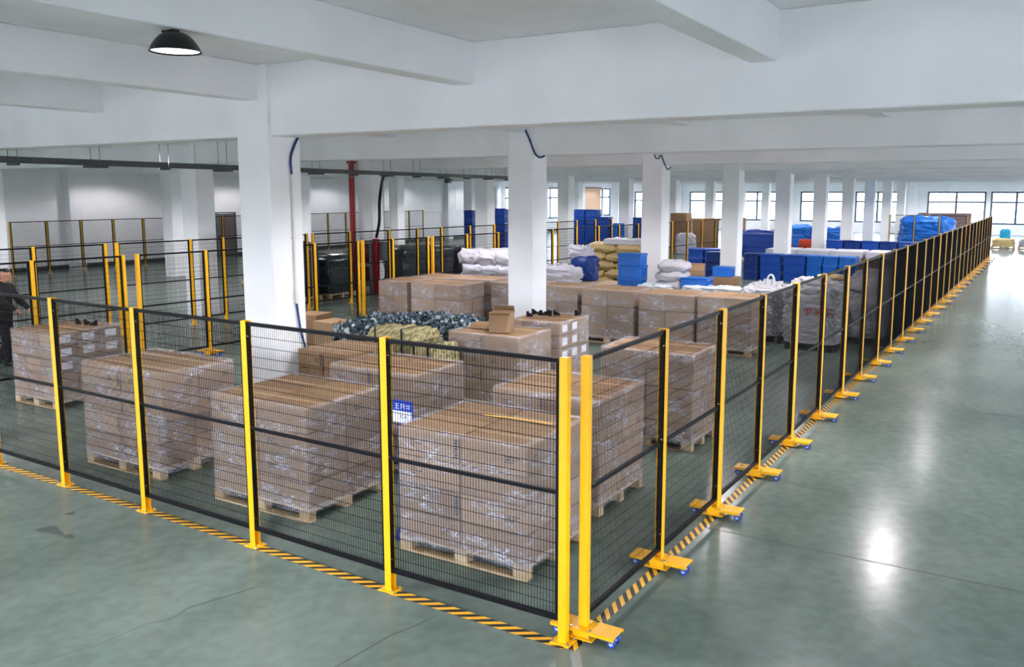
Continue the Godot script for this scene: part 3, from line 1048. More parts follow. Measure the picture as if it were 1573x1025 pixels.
func build_goods() -> void:
	loaded_pallet(-1.985, -0.70, -0.69, -1.72, 1.11, 4, 2, 2, "wrapped load in the fence corner")
	loaded_pallet(-4.38, -3.07, -0.70, -1.80, 1.10, 4, 2, 2, "wrapped load before the blue hose column")
	loaded_pallet(-6.62, -5.31, -0.76, -1.72, 1.18, 4, 2, 2, "load with overhanging top tiers", true, true, 0.10)
	loaded_pallet(-10.28, -9.20, -1.96, -3.02, 1.10, 5, 3, 3, "white-labelled load near the worker", true, false, 0.0, true)
	loaded_pallet(-2.03, -0.81, -2.23, -3.28, 1.13, 4, 2, 2, "wrapped load behind the corner load")
	loaded_pallet(-1.98, -0.77, -4.64, -5.50, 1.18, 5, 2, 2, "tightly wrapped load beside the aisle fence")
	loaded_pallet(-4.37, -3.10, -2.37, -3.30, 1.10, 4, 2, 2, "wrapped load behind the blue sign")
	loaded_pallet(-5.50, -4.62, -2.98, -3.85, 1.09, 4, 2, 2, "unwrapped load against the hose column", false)
	loaded_pallet(-4.62, -3.42, -5.06, -5.98, 1.10, 4, 2, 2, "load carrying the small open box")
	loaded_pallet(-4.32, -3.42, -6.24, -7.20, 1.15, 5, 4, 3, "load of small cartons with black clamps", true, false, 0.0, true)
	# the long rear row
	loaded_pallet(-10.22, -9.40, -10.10, -11.05, 1.10, 3, 2, 2, "first rear row load by the gangway", true, false)
	loaded_pallet(-9.28, -7.95, -10.08, -11.05, 1.10, 3, 2, 2, "second rear row load", true, false)
	loaded_pallet(-7.82, -6.72, -11.08, -12.05, 1.10, 3, 2, 2, "rear row load half behind the middle column", true, false)
	loaded_pallet(-6.62, -5.62, -11.05, -12.0, 1.10, 3, 2, 2, "rear row load just past the middle column", true, false)
	loaded_pallet(-5.48, -4.30, -10.94, -11.95, 1.10, 3, 2, 2, "rear row load in front of the tan sacks", true, false)
	loaded_pallet(-4.16, -3.03, -10.86, -11.9, 1.10, 3, 2, 2, "rear row load in front of the blue crate", true, false)
	loaded_pallet(-2.98, -1.90, -10.95, -12.0, 1.10, 3, 2, 2, "last rear row load by the white bulk bags", true, false)
	loaded_pallet(-10.15, -9.05, -11.20, -12.2, 1.10, 3, 2, 2, "second row load behind the gangway load", true, false)
	loaded_pallet(-8.98, -7.90, -11.20, -12.2, 1.12, 3, 2, 2, "second row load before the white sacks", true, false)
	# yellow strap across the corner load
	one("packing_strap", "yellow strap with a white end lying across the corner load", "strap", MB.new().tube(spline([Vector3(-0.34, 0, 0.03), Vector3(-0.05, 0.004, 0.0), Vector3(0.32, 0, -0.02)], 5), 0.006, 5).done(), M.yellow, Vector3(-1.17, 1.119, -1.35))
	# small open carton and its neighbour on the load behind
	var oc := thing("open_carton", "small open cardboard box standing on a wrapped load", "carton", Vector3(-3.93, 1.101, -5.42), 0.35)
	var s := 0.30
	part("box_wall", MB.new().box(Vector3(0, 0.14, s / 2), Vector3(s, 0.28, 0.006)).box(Vector3(0, 0.14, -s / 2), Vector3(s, 0.28, 0.006)).box(Vector3(s / 2, 0.14, 0), Vector3(0.006, 0.28, s)).box(Vector3(-s / 2, 0.14, 0), Vector3(0.006, 0.28, s)).box(Vector3(0, 0.004, 0), Vector3(s, 0.006, s)).done(), M.card2, oc)
	for q in [[Vector3(0, 0.30, -s / 2 - 0.03), 0.0, 0.6], [Vector3(0, 0.275, s / 2 + 0.05), 0.0, -0.4]]:
		var fl := part("box_flap", cbox(Vector3(s, 0.13, 0.005), 0.001), M.card0, oc, q[0])
		fl.rotation.x = q[2] if q[2] > 0 else -1.9
	one("carton", "flat little cardboard box beside the open box", "carton", cbox(Vector3(0.34, 0.075, 0.22), 0.004), M.card2, Vector3(-4.31, 1.141, -5.55), 0.2)
	# black clamps left on two loads
	var cl := MB.new().box(Vector3(0, 0.03, 0), Vector3(0.07, 0.06, 0.05), 0.008).box(Vector3(0.05, 0.02, 0), Vector3(0.05, 0.035, 0.03), 0.006).box(Vector3(-0.02, 0.07, 0.0), Vector3(0.03, 0.03, 0.05), 0.006).done()
	var spots := [[-4.13, -6.52], [-4.20, -6.80], [-4.05, -6.74], [-3.97, -6.80], [-3.88, -6.76], [-3.84, -6.86], [-3.55, -7.02]]
	for i in spots.size():
		one("black_clamp", "black plastic clamp on the small carton load, %s in the scatter" % ORD[i], "clamp", cl, M.black_coat, Vector3(spots[i][0], 1.161, spots[i][1]), i * 1.3, "black clamps on the small carton load")
	for i in 3:
		one("black_clamp", "black plastic clamp on the load near the worker, %s of three" % ORD[i], "clamp", cl, M.black_coat, Vector3(-9.72 + 0.18 * i, 1.111, -2.66 - 0.02 * i), i * 1.9, "black clamps near the worker")
	# blue sign on a post
	var sg := thing("post_sign", "blue and white sign plate on a thin blue post beside the corner load", "sign", Vector3(-2.15, 0, -0.93), 0.0)
	part("post", MB.new().box(Vector3(0, 0.53, 0), Vector3(0.038, 1.06, 0.03), 0.004).done(), M.pole_blue, sg)
	part("base", MB.new().box(Vector3(0, 0.008, 0), Vector3(0.22, 0.015, 0.22), 0.004).done(), M.pole_blue, sg)
	part("sign_frame", cbox(Vector3(0.235, 0.205, 0.012), 0.003), M.sign_blue, sg, Vector3(0.045, 1.16, 0.02))
	part("white_field", cbox(Vector3(0.215, 0.105, 0.002), 0.0), M.sign_white, sg, Vector3(0.045, 1.115, 0.0275))
	part("lettering", glyphs([[["h", 0.1, 0.9, 0.82], ["d", 0.5, 1.0, 0.5, 0.82], ["d", 0.55, 0.55, 0.15, 0.0], ["d", 0.3, 0.6, 0.9, 0.0]], [["h", 0.1, 0.9, 0.75], ["v", 0.5, 0.0, 1.0], ["h", 0.15, 0.85, 0.42], ["d", 0.3, 0.4, 0.1, 0.0], ["d", 0.7, 0.4, 0.9, 0.0]]], 0.038), M.ink, sg, Vector3(0.02, 1.10, 0.029))
	part("heading", glyphs([[["h", 0.1, 0.9, 0.9], ["h", 0.1, 0.9, 0.5], ["h", 0.0, 1.0, 0.05], ["v", 0.5, 0.05, 0.9]], [["v", 0.2, 0.0, 1.0], ["h", 0.2, 0.9, 0.9], ["h", 0.2, 0.9, 0.5], ["v", 0.9, 0.0, 0.9]], [["h", 0.0, 1.0, 0.7], ["v", 0.5, 0.0, 1.0], ["h", 0.1, 0.9, 0.3]]], 0.05), M.sign_white, sg, Vector3(-0.035, 1.185, 0.0275))


func glyphs(chars: Array, s: float) -> ArrayMesh:
	var mb := MB.new()
	for i in chars.size():
		var o := Vector3(i * s * 1.25, 0, 0)
		for k in chars[i]:
			var th := s * 0.11
			if k[0] == "h":
				mb.box(o + Vector3((k[1] + k[2]) / 2 * s, k[3] * s, 0), Vector3((k[2] - k[1]) * s, th, 0.001))
			elif k[0] == "v":
				mb.box(o + Vector3(k[1] * s, (k[2] + k[3]) / 2 * s, 0), Vector3(th, (k[3] - k[2]) * s, 0.001))
			else:
				mb.tube([o + Vector3(k[1] * s, k[2] * s, 0), o + Vector3(k[3] * s, k[4] * s, 0)], th * 0.5, 4)
	return mb.done()


# ------------------------------------------------------------------ soft things
func sack_mesh(w: float, h: float, d: float, sd: int, rough := 0.02) -> ArrayMesh:
	var fn := FastNoiseLite.new()
	fn.seed = sd
	fn.frequency = 1.0
	var mb := MB.new(true)
	mb.surf(28, 18, func(u: float, v: float) -> Vector3:
		var a := u * TAU
		var p := (v - 0.5) * PI
		var ca := cos(a)
		var sa := sin(a)
		var ex := signf(ca) * pow(absf(ca), 0.45)
		var ez := signf(sa) * pow(absf(sa), 0.45)
		var cp := pow(maxf(cos(p), 0.0), 0.5)
		var pos := Vector3(ex * cp * w / 2, signf(sin(p)) * pow(absf(sin(p)), 0.85) * h / 2, ez * cp * d / 2)
		var edge := maxf(absf(pos.x) / (w / 2), absf(pos.z) / (d / 2))
		pos.y *= 1.0 - 0.35 * pow(edge, 4.0)
		var k := fn.get_noise_3d(ex * 1.6, pos.y * 6.0, ez * 1.6) * rough * 1.6 + fn.get_noise_3d(ex * 6.0, pos.y * 24.0 + 5.0, ez * 6.0) * rough * 0.5
		if u == 1.0:
			pass
		return pos + Vector3(ex * 0.4, 0.7 * signf(pos.y), ez * 0.4) * k)
	return mb.done()


func lump_mesh(w: float, h: float, d: float, sd: int, rough: float, pw := 0.5, nu := 56, nv := 36, fine := 9.0) -> ArrayMesh:
	# a full bag or heap standing on its flat base
	var fn := FastNoiseLite.new()
	fn.seed = sd
	fn.frequency = 1.0
	fn.fractal_octaves = 3
	fn.noise_type = FastNoiseLite.TYPE_SIMPLEX
	var mb := MB.new(true)
	mb.surf(nu, nv, func(u: float, v: float) -> Vector3:
		var a := u * TAU
		var ca := cos(a)
		var sa := sin(a)
		var ex := signf(ca) * pow(absf(ca), pw)
		var ez := signf(sa) * pow(absf(sa), pw)
		var r := 1.0
		var y := 0.0
		if v < 0.08:
			r = v / 0.08
		elif v > 0.72:
			var t := (v - 0.72) / 0.28
			r = pow(maxf(cos(t * PI / 2), 0.0), 0.55)
			y = h * (0.80 + 0.20 * sin(t * PI / 2))
		else:
			y = h * 0.80 * (v - 0.08) / 0.64
			r = 1.0 - 0.06 * absf(y / h - 0.4)
		var q := Vector3(ex * r, y / h, ez * r)
		var k := (fn.get_noise_3dv(q * 1.7) * 1.0 + (absf(fn.get_noise_3dv(q * fine * 0.45 + Vector3(7, 3, 1))) - 0.25) * 1.1 + (absf(fn.get_noise_3dv(q * fine)) - 0.25) * 0.5) * rough
		if y <= 0.0:
			k = 0.0 if r < 0.9 else k * 0.3
		var n := Vector3(ex, 0.0 if v < 0.72 else (v - 0.72) / 0.28, ez)
		return Vector3(ex * r * w / 2, y, ez * r * d / 2) + n * k)
	return mb.done()


func tote_proto(w: float, h: float, d: float, m: Material) -> Node3D:
	var t := Node3D.new()
	var b := MB.new()
	b.box(Vector3(0, h * 0.45, 0), Vector3(w * 0.94, h * 0.90, d * 0.94), 0.012)
	for s in [-1.0, 1.0]:
		for i in range(-2, 3):
			b.box(Vector3(i * w * 0.19, h * 0.40, s * d * 0.475), Vector3(0.022, h * 0.74, 0.016), 0.003)
			b.box(Vector3(s * w * 0.475, h * 0.40, i * d * 0.19), Vector3(0.016, h * 0.74, 0.022), 0.003)
		b.box(Vector3(0, h * 0.06, s * d * 0.475), Vector3(w * 0.94, 0.02, 0.014), 0.003)
	part("crate_body", b.done(), m, t)
	var r := MB.new()
	r.box(Vector3(0, h * 0.86, 0), Vector3(w, 0.03, d), 0.006)
	r.box(Vector3(0, h * 0.965, 0), Vector3(w * 0.99, h * 0.07, d * 0.99), 0.008)
	part("lid", r.done(), m, t)
	var g := MB.new()
	for s in [-1.0, 1.0]:
		g.box(Vector3(0, h * 0.70, s * (d * 0.47 + 0.006)), Vector3(w * 0.24, h * 0.12, 0.022), 0.004)
	part("handle", g.done(), m, t)
	return t


func tote_stack(x: float, z: float, y: float, w: float, h: float, d: float, n: int, m: Material, phrase: String, group: String) -> void:
	var key := "tote%.2f_%.2f_%s" % [w, h, m.resource_name]
	if not shared.has(key):
		shared[key] = tote_proto(w, h, d, m)
	for k in n:
		var t: Node3D = shared[key].duplicate()
		t.name = numbered("plastic_crate", self)
		add_child(t)
		t.position = Vector3(x + rng.randf_range(-0.01, 0.01), y + h * k + 0.001, z)
		t.rotation.y = rng.randf_range(-0.02, 0.02)
		var tier: String = "only" if n == 1 else ("bottom" if k == 0 else ("top" if k == n - 1 else "%s from bottom" % ORD[k]))
		tag(t, "blue plastic crate, %s in %s" % [tier, phrase], "crate", group)


func build_midfield() -> void:
	# camouflage netting heap and baled camouflage cloth
	heap_of_netting()
	for q in [[Vector3(-5.22, 0, -4.82), Vector3(0.86, 1.17, 0.72), "tall", 3], [Vector3(-4.53, 0, -4.62), Vector3(0.42, 1.02, 0.62), "low", 8]]:
		var t := thing("camouflage_bale", "%s bale of folded green and tan camouflage cloth before the netting heap" % q[2], "bale", q[0])
		var s: Vector3 = q[1]
		var n := 7 if q[3] == 3 else 4
		for i in n:
			part("folded_cloth", lump_mesh(s.x / n * 1.12, s.y * rng.randf_range(0.97, 1.0), s.z * rng.randf_range(0.97, 1.0), q[3] + i, 0.022, 0.3, 28, 26), M.camo_bale, t, Vector3(s.x * ((i + 0.5) / n - 0.5), 0, 0))
		for x in [-0.28, 0.28]:
			part("strap", MB.new().box(Vector3(x * s.x, s.y / 2, s.z / 2 + 0.012), Vector3(0.03, s.y, 0.004)).box(Vector3(x * s.x, s.y + 0.006, 0), Vector3(0.03, 0.004, s.z + 0.02)).done(), M.cable_black, t)
	# loose brown cartons beside the hose column
	one("carton", "tall plain brown carton standing left of the netting heap", "carton", cbox(Vector3(0.5, 0.88, 0.5), 0.006), M.card1, Vector3(-8.75, 0.441, -6.55), 0.15)
	one("carton", "low brown carton beside the taller one at the netting heap", "carton", cbox(Vector3(0.5, 0.80, 0.5), 0.006), M.card2, Vector3(-8.16, 0.401, -6.45), -0.1)
	one("carton", "wide flat brown carton on the floor behind the hose column", "carton", cbox(Vector3(0.9, 0.5, 0.55), 0.006), M.card3, Vector3(-6.85, 0.25, -4.45), 0.05)
	# packing bench behind the rear row that carries crates, sacks and boxes
	var b := thing("packing_bench", "long low packing bench behind the rear row, covered with goods", "bench", Vector3(-5.6, 0, -13.55))
	part("bench_top", cbox(Vector3(5.8, 0.05, 1.9), 0.004), M.pine1, b, Vector3(0, 0.875, 0))
	for x in [-2.8, -1.4, 0.0, 1.4, 2.8]:
		for z in [-0.85, 0.85]:
			part("leg", cbox(Vector3(0.07, 0.85, 0.07), 0.004), M.dark_wood, b, Vector3(x, 0.425, z))
	var y := 0.90
	tote_stack(-5.28, -13.1, y, 0.58, 0.27, 0.42, 3, M.tote_blue2, "the bright stack of three beside the tan sacks", "bright blue crates on the bench")
	tote_stack(-3.78, -13.2, y, 0.62, 0.33, 0.45, 1, M.tote_blue2, "front of the white column, standing on the bench", "bright blue crates on the bench")
	for k in 3:
		var sk := one("grey_sack", "plump grey white sack beside the column, %s of three from the bottom" % ORD[k], "sack", sack_mesh(0.72, 0.27, 0.6, 60 + k, 0.055), M.sack_grey, Vector3(-4.42 + 0.03 * k, y + 0.115 + 0.215 * k, -13.3), 0.1 * k, "grey sacks on the bench")
		sk.rotation.x = 0.0
	one("open_carton", "tilted open brown carton leaning behind the grey sacks", "carton", open_box(0.62, 0.40, 0.4), M.card2, Vector3(-4.28, y, -14.15), 0.25)
	tote_stack(-3.45, -14.0, y + 0.30, 0.44, 0.22, 0.34, 1, M.tote_blue2, "small, on the brown carton against the column", "bright blue crates on the bench")
	one("carton", "brown carton carrying a small blue crate near the column", "carton", cbox(Vector3(0.62, 0.30, 0.45), 0.006), M.card1, Vector3(-3.42, y + 0.151, -14.0), 0.05)
	one("plastic_sheet", "crumpled clear blue plastic sheet on the bench beside the crate", "sheet", lump_mesh(0.5, 0.12, 0.4, 21, 0.04, 0.8, 30, 18), M.plastic_white, Vector3(-3.05, y, -13.25))
	one("plastic_sheet", "crumpled white plastic bag on the bench at the column foot", "sheet", lump_mesh(0.8, 0.16, 0.5, 22, 0.06, 0.8, 36, 20), M.plastic_white, Vector3(-4.62, y, -12.85))
	one("plastic_sheet", "white plastic bag heap on the bench end by the bulk bags", "sheet", lump_mesh(1.3, 0.18, 0.6, 23, 0.07, 0.8, 40, 20), M.plastic_white, Vector3(-3.35, y, -12.98))
	for i in 5:
		one("carton", "flat opened cardboard piece lying on the bench, %s from the column" % ORD[i], "cardboard", cbox(Vector3(0.62, 0.05 + 0.02 * (i % 3), 0.3), 0.004), M["card%d" % (i % 4)], Vector3(-3.0 + 0.30 * i, y + 0.045, -13.75 - 0.12 * (i % 2)), 0.25 * i, "flat cardboard on the bench")
	one("plastic_sheet", "big heap of white crumpled plastic left of the tan sacks", "sheet", lump_mesh(1.5, 0.42, 0.9, 24, 0.11, 0.75, 44, 24), M.sack_white, Vector3(-7.55, y, -13.35))
	one("blue_bag", "dark blue cloth bag behind the white plastic heap", "bag", lump_mesh(0.65, 0.62, 0.5, 25, 0.05, 0.6, 30, 20), M.tote_navy, Vector3(-7.05, y, -14.2))
	one("plastic_sheet", "small white plastic tangle on top of the dark blue bag", "sheet", lump_mesh(0.6, 0.3, 0.4, 26, 0.12, 0.8, 30, 20), M.sack_white, Vector3(-7.2, y + 0.55, -14.25))
	# white sacks stacked on empty pallets
	for k in 5:
		pallet("empty pallet under the white sacks, %s from the floor" % ORD[k], Vector3(-9.2, 0.141 * k, -13.45), 1.5, 1.0, "empty pallets under the white sacks")
	for k in 3:
		for i in 3:
			for j in 2:
				if j == 0 and k < 2:
					continue
				one("white_sack", "white woven sack, %s tier %s from the gangway%s" % [["bottom", "middle", "top"][k], ORD[i], " rear" if j == 0 else " front"], "sack", sack_mesh(0.62, 0.37, 0.58, 80 + k * 7 + i * 3 + j, 0.085), M.sack_white, Vector3(-9.72 + 0.52 * i + (0.1 if k == 1 else 0.0), 0.88 + 0.285 * k, -13.2 - 0.5 * (1 - j)), 0.0, "white woven sacks")
	# tan sacks on empty pallets beside the column
	for k in 4:
		pallet("empty pallet under the tan sacks, %s from the floor" % ORD[k], Vector3(-7.05, 0.141 * k, -16.4), 1.7, 1.0, "empty pallets under the tan sacks")
	for k in 5:
		var nn := 2 if k % 2 == 0 else 3
		for i in nn:
			var sw := 1.75 / nn
			one("tan_sack", "tan paper sack, %s tier from the bottom, %s from the gangway" % [ORD[k], ORD[i]], "sack", sack_mesh(sw * 1.06, 0.285, 0.85, 120 + k * 5 + i, 0.065), M.sack_tan, Vector3(-7.05 - 0.875 + sw * (i + 0.5), 0.69 + 0.225 * k, -16.3), rng.randf_range(-0.05, 0.05), "tan sacks")
	one("printed_sheet", "creased white sheet with grey print lying on top of the tan sacks", "sheet", lump_mesh(1.25, 0.16, 0.7, 27, 0.05, 0.6, 40, 20), M.sack_white, Vector3(-6.85, 1.70, -16.3))
	# white bulk bags on dark pallets along the aisle fence
	var bags := [[Vector3(-2.22, 0, -13.2), 0.86, 1.05, 0.95, "next to the last rear row load"], [Vector3(-1.13, 0, -12.72), 1.06, 1.22, 1.05, "with red print"], [Vector3(-0.42, 0, -13.95), 0.9, 1.2, 0.95, "between the printed bag and the crates"], [Vector3(-0.38, 0, -15.2), 0.95, 1.25, 1.0, "farthest along the aisle fence"]]
	for i in bags.size():
		var q = bags[i]
		var p := thing("dark_pallet", "low dark pallet under the bulk bag %s" % q[4], "pallet", q[0], 0.0, "dark pallets under the bulk bags")
		for s in [-1, 0, 1]:
			part("runner", cbox(Vector3(0.1, 0.11, q[3]), 0.004), M.dark_wood, p, Vector3(s * 0.4, 0.056, 0))
		for k in 6:
			part("deck_board", cbox(Vector3(q[1], 0.025, 0.13), 0.003), M.dark_wood, p, Vector3(0, 0.124, lerpf(-q[3] / 2 + 0.07, q[3] / 2 - 0.07, k / 5.0)))
		var t := thing("bulk_bag", "big crumpled white bulk bag %s" % q[4], "bulk bag", q[0] + Vector3(0, 0.138, 0), 0.0, "white bulk bags by the aisle fence")
		part("bag_body", lump_mesh(q[1], q[2], q[3], 30 + i, 0.10, 0.42, 90, 64, 17.0), M.sack_grey, t)
		if i == 0:
			for x in [0.1]:
				part("lifting_loop", MB.new(true).tube(spline([Vector3(x - 0.07, q[2] * 0.9, 0.2), Vector3(x - 0.05, q[2] + 0.14, 0.22), Vector3(x + 0.02, q[2] + 0.20, 0.23), Vector3(x + 0.08, q[2] + 0.12, 0.24), Vector3(x + 0.09, q[2] * 0.9, 0.22)], 5), 0.02, 6).done(), M.plastic_white, t)
		if i == 1:
			part("red_print", glyphs([[["h", 0.0, 1.0, 0.8], ["d", 0.1, 0.0, 0.9, 0.7], ["v", 0.5, 0.1, 0.9]], [["h", 0.0, 1.0, 0.5], ["d", 0.0, 0.9, 1.0, 0.1], ["d", 0.9, 0.9, 0.1, 0.1]], [["v", 0.2, 0.0, 1.0], ["h", 0.2, 0.9, 0.9], ["h", 0.2, 0.9, 0.4]]], 0.17), M.red_print, t, Vector3(-0.12, 0.55, q[3] / 2 + 0.015))
	one("goods_sack", "thin printed yellow sack lying on the farther bulk bags", "sack", sack_mesh(0.6, 0.1, 0.4, 55, 0.02), M.sack_tan, Vector3(-0.85, 1.42, -12.85), 0.2)


func open_box(w: float, h: float, d: float) -> ArrayMesh:
	var mb := MB.new()
	mb.box(Vector3(0, h / 2, d / 2), Vector3(w, h, 0.006)).box(Vector3(0, h / 2, -d / 2), Vector3(w, h, 0.006)).box(Vector3(w / 2, h / 2, 0), Vector3(0.006, h, d)).box(Vector3(-w / 2, h / 2, 0), Vector3(0.006, h, d)).box(Vector3(0, 0.004, 0), Vector3(w, 0.006, d))
	mb.b = Basis(Vector3.RIGHT, -0.7)
	mb.o = Vector3(0, h, d / 2)
	mb.box(Vector3(0, 0.07, 0.0), Vector3(w, 0.15, 0.005))
	mb.o = Vector3(0, h, -d / 2)
	mb.b = Basis(Vector3.RIGHT, -0.3)
	mb.box(Vector3(0, 0.07, 0.0), Vector3(w, 0.15, 0.005))
	return mb.done()


func heap_of_netting() -> void:
	var t := thing("camouflage_netting", "big loose heap of dark green and blue white camouflage netting with painted highlights", "netting", Vector3(-6.1, 0, -5.95))
	var dims := [[Vector3(-0.38, 0, 0.10), 1.15, 1.00, 1.4], [Vector3(0.40, 0, -0.3), 1.9, 1.03, 1.0]]
	for i in 2:
		part("netting_core", lump_mesh(dims[i][1], dims[i][2], dims[i][3], 140 + i, 0.08, 0.55), M.camo_green, t, dims[i][0])
	# curled cloth strips, thousands of them
	var leaf := MB.new(true)
	leaf.surf(4, 1, func(u: float, v: float) -> Vector3:
		var a := u * 3.6
		return Vector3(sin(a) * 0.02, 0.02 - cos(a) * 0.02 + u * 0.02, (v - 0.5) * 0.034 + u * 0.02))
	var lm := leaf.done()
	var mm := MultiMesh.new()
	mm.transform_format = MultiMesh.TRANSFORM_3D
	mm.use_colors = true
	mm.mesh = lm
	var n := 9500
	mm.instance_count = n
	var r := RandomNumberGenerator.new()
	r.seed = 77
	var cols := [Color(0.010, 0.022, 0.026), Color(0.018, 0.05, 0.055), Color(0.03, 0.07, 0.11), Color(0.16, 0.24, 0.31), Color(0.45, 0.53, 0.58), Color(0.70, 0.74, 0.77), Color(0.05, 0.085, 0.06)]  # strip tones; the pale blue whites partly paint in shiny highlights
	for k in n:
		var q = dims[0] if r.randf() < 0.42 else dims[1]
		var a := r.randf() * TAU
		var ca := cos(a)
		var sa := sin(a)
		var top := r.randf() < 0.55
		var rad := sqrt(r.randf()) if top else 1.0
		var x: float = signf(ca) * pow(absf(ca), 0.55) * rad * q[1] / 2
		var z: float = signf(sa) * pow(absf(sa), 0.55) * rad * q[3] / 2
		var yy: float = q[2] * (0.82 + 0.17 * sqrt(maxf(0.0, 1.0 - rad * rad))) if top else q[2] * r.randf_range(0.05, 0.86)
		var bas := Basis.from_euler(Vector3(r.randf() * TAU, r.randf() * TAU, r.randf() * TAU)).scaled(Vector3.ONE * r.randf_range(0.7, 1.6))
		mm.set_instance_transform(k, Transform3D(bas, q[0] + Vector3(x, yy, z) + Vector3(r.randfn(0, 0.02), r.randfn(0.02, 0.03), r.randfn(0, 0.02))))
		mm.set_instance_color(k, cols[mini(int(r.randf() * 1.5 + r.randf() * 4.05), 5)])
	var mi := MultiMeshInstance3D.new()
	mi.name = "cloth_strips"
	mi.multimesh = mm
	var m := mat("camo_strip", Color(1, 1, 1), 0.5)
	m.vertex_color_use_as_albedo = true
	m.cull_mode = BaseMaterial3D.CULL_DISABLED
	mi.material_override = m
	mi.set_meta("kind", "stuff")
	t.add_child(mi)


# ------------------------------------------------------------------ pipes, trays, cables
func build_services() -> void:
	# cable tray hung along the hall
	var a := Vector3(-11.15, 3.55, 2.4)
	var e := Vector3(-13.95, 3.55, -22.4)
	var dir := (e - a).normalized()
	var t := thing("cable_tray", "long dark grey cable tray hung under the beams along the hall", "cable tray", a, atan2(-dir.z, dir.x))
	var len := a.distance_to(e)
	part("tray_channel", MB.new().box(Vector3(len / 2, 0.0, 0), Vector3(len, 0.012, 0.2)).box(Vector3(len / 2, 0.045, 0.1), Vector3(len, 0.1, 0.006)).box(Vector3(len / 2, 0.045, -0.1), Vector3(len, 0.1, 0.006)).done(), M.tray_grey, t)
	for i in 16:
		var x := 0.8 + i * 1.55
		part("tray_bracket", cbox(Vector3(0.32 if i % 2 == 0 else 0.05, 0.04, 0.26), 0.003), M.tray_grey, t, Vector3(x, -0.026, 0))
		for s in [-1, 1]:
			part("hanger_rod", MB.new().cyl(Vector3(0, 0, 0), Vector3(0, 1.07, 0), 0.006, 0.006, 6).done(), M.steel_grey, t, Vector3(x, 0.0, s * 0.115))
	# dark drop boxes on the tray
	for q in [[-12.75, -9.6, "first"], [-13.6, -17.5, "second"]]:
		one("junction_box", "small dark junction box under the cable tray, %s along it" % q[2], "junction box", MB.new().box(Vector3(0, 0.07, 0), Vector3(0.16, 0.14, 0.16), 0.006).box(Vector3(0.12, 0.11, 0), Vector3(0.12, 0.05, 0.1), 0.004).done(), M.tray_grey, Vector3(q[0], 3.365, q[1]))
	# red standpipe and hydrant cabinet by the column
	var p := thing("red_standpipe", "tall red fire pipe rising beside a white column to the beam", "pipe", Vector3(-15.62, 0, -15.28))
	part("pipe", MB.new(true).cyl(Vector3(0, 0, 0), Vector3(0, 4.2, 0), 0.09, 0.09, 18).done(), M.red_pipe, p)
	for y in [0.35, 3.95]:
		part("flange", MB.new(true).cyl(Vector3(0, y, 0), Vector3(0, y + 0.06, 0), 0.15, 0.15, 18).done(), M.red_pipe, p)
	part("pipe_clamp", MB.new(true).cyl(Vector3(0, 3.5, 0), Vector3(0, 3.55, 0), 0.10, 0.10, 18).done(), M.steel_grey, p)
	var h := thing("hydrant_cabinet", "fire hydrant cabinet with a dark red glass door before the column", "cabinet", Vector3(-15.02, 0, -15.20))
	part("cabinet_body", cbox(Vector3(0.52, 1.35, 0.24), 0.006), M.steel_grey, h, Vector3(0, 0.9, 0))
	part("glass_door", cbox(Vector3(0.40, 0.58, 0.012), 0.002), M.cabinet_glass, h, Vector3(0, 1.24, 0.127))
	part("glass_door", cbox(Vector3(0.40, 0.44, 0.012), 0.002), M.cabinet_glass, h, Vector3(0, 0.62, 0.127))
	part("cabinet_leg", MB.new().box(Vector3(-0.2, 0.115, 0), Vector3(0.06, 0.23, 0.2)).box(Vector3(0.2, 0.115, 0), Vector3(0.06, 0.23, 0.2)).done(), M.steel_grey, h)
	one("red_post", "flat red painted guard post beside the hydrant cabinet", "post", MB.new().box(Vector3(0, 0.84, 0), Vector3(0.18, 1.68, 0.1), 0.006).done(), M.red_paint, Vector3(-14.66, 0, -15.22))
	var eb := thing("switch_box", "pale grey electrical box with black cables under it", "electrical box", Vector3(-14.42, 1.02, -15.36))
	part("box_case", cbox(Vector3(0.34, 0.58, 0.18), 0.008), M.box_grey, eb, Vector3(0, 0.29, 0))
	for i in 3:
		part("cable", MB.new(true).tube(spline([Vector3(-0.1 + 0.06 * i, 0.0, 0.02), Vector3(0.02 + 0.05 * i, -0.25, 0.06), Vector3(0.0, -0.5, 0.05), Vector3(-0.12, -0.58, 0.0)], 4), 0.014, 5).done(), M.cable_black, eb)
	part("mounting_foot", cbox(Vector3(0.08, 1.02, 0.06), 0.003), M.steel_grey, eb, Vector3(0.05, -0.51, -0.05))
	one("black_cable", "thick black cable bundle dropping from the tray past the column", "cable", MB.new(true).tube(spline([Vector3(-13.0, 3.60, -13.8), Vector3(-13.25, 3.48, -13.95), Vector3(-14.1, 3.2, -14.85), Vector3(-14.42, 2.75, -15.14), Vector3(-14.46, 2.2, -15.16), Vector3(-14.62, 1.72, -15.2)], 6), 0.045, 7).done(), M.cable_black)
	# conduit and blue hoses on the near column
	var xf := COL_X + COL_W / 2
	var c := thing("cable_conduit", "thin cream conduit pipe running up the near column face", "conduit", Vector3(xf + 0.018, 0, -3.035))
	part("conduit_pipe", MB.new(true).cyl(Vector3(0, 1.70, 0), Vector3(0, 3.32, 0), 0.014, 0.014, 10).done(), M.conduit, c)
	for y in [1.75, 2.5, 3.2]:
		part("clip", cbox(Vector3(0.036, 0.025, 0.05), 0.003), M.conduit, c, Vector3(-0.002, y, 0))
	part("end_fitting", cbox(Vector3(0.05, 0.16, 0.045), 0.006), M.conduit, c, Vector3(0.002, 1.74, 0))
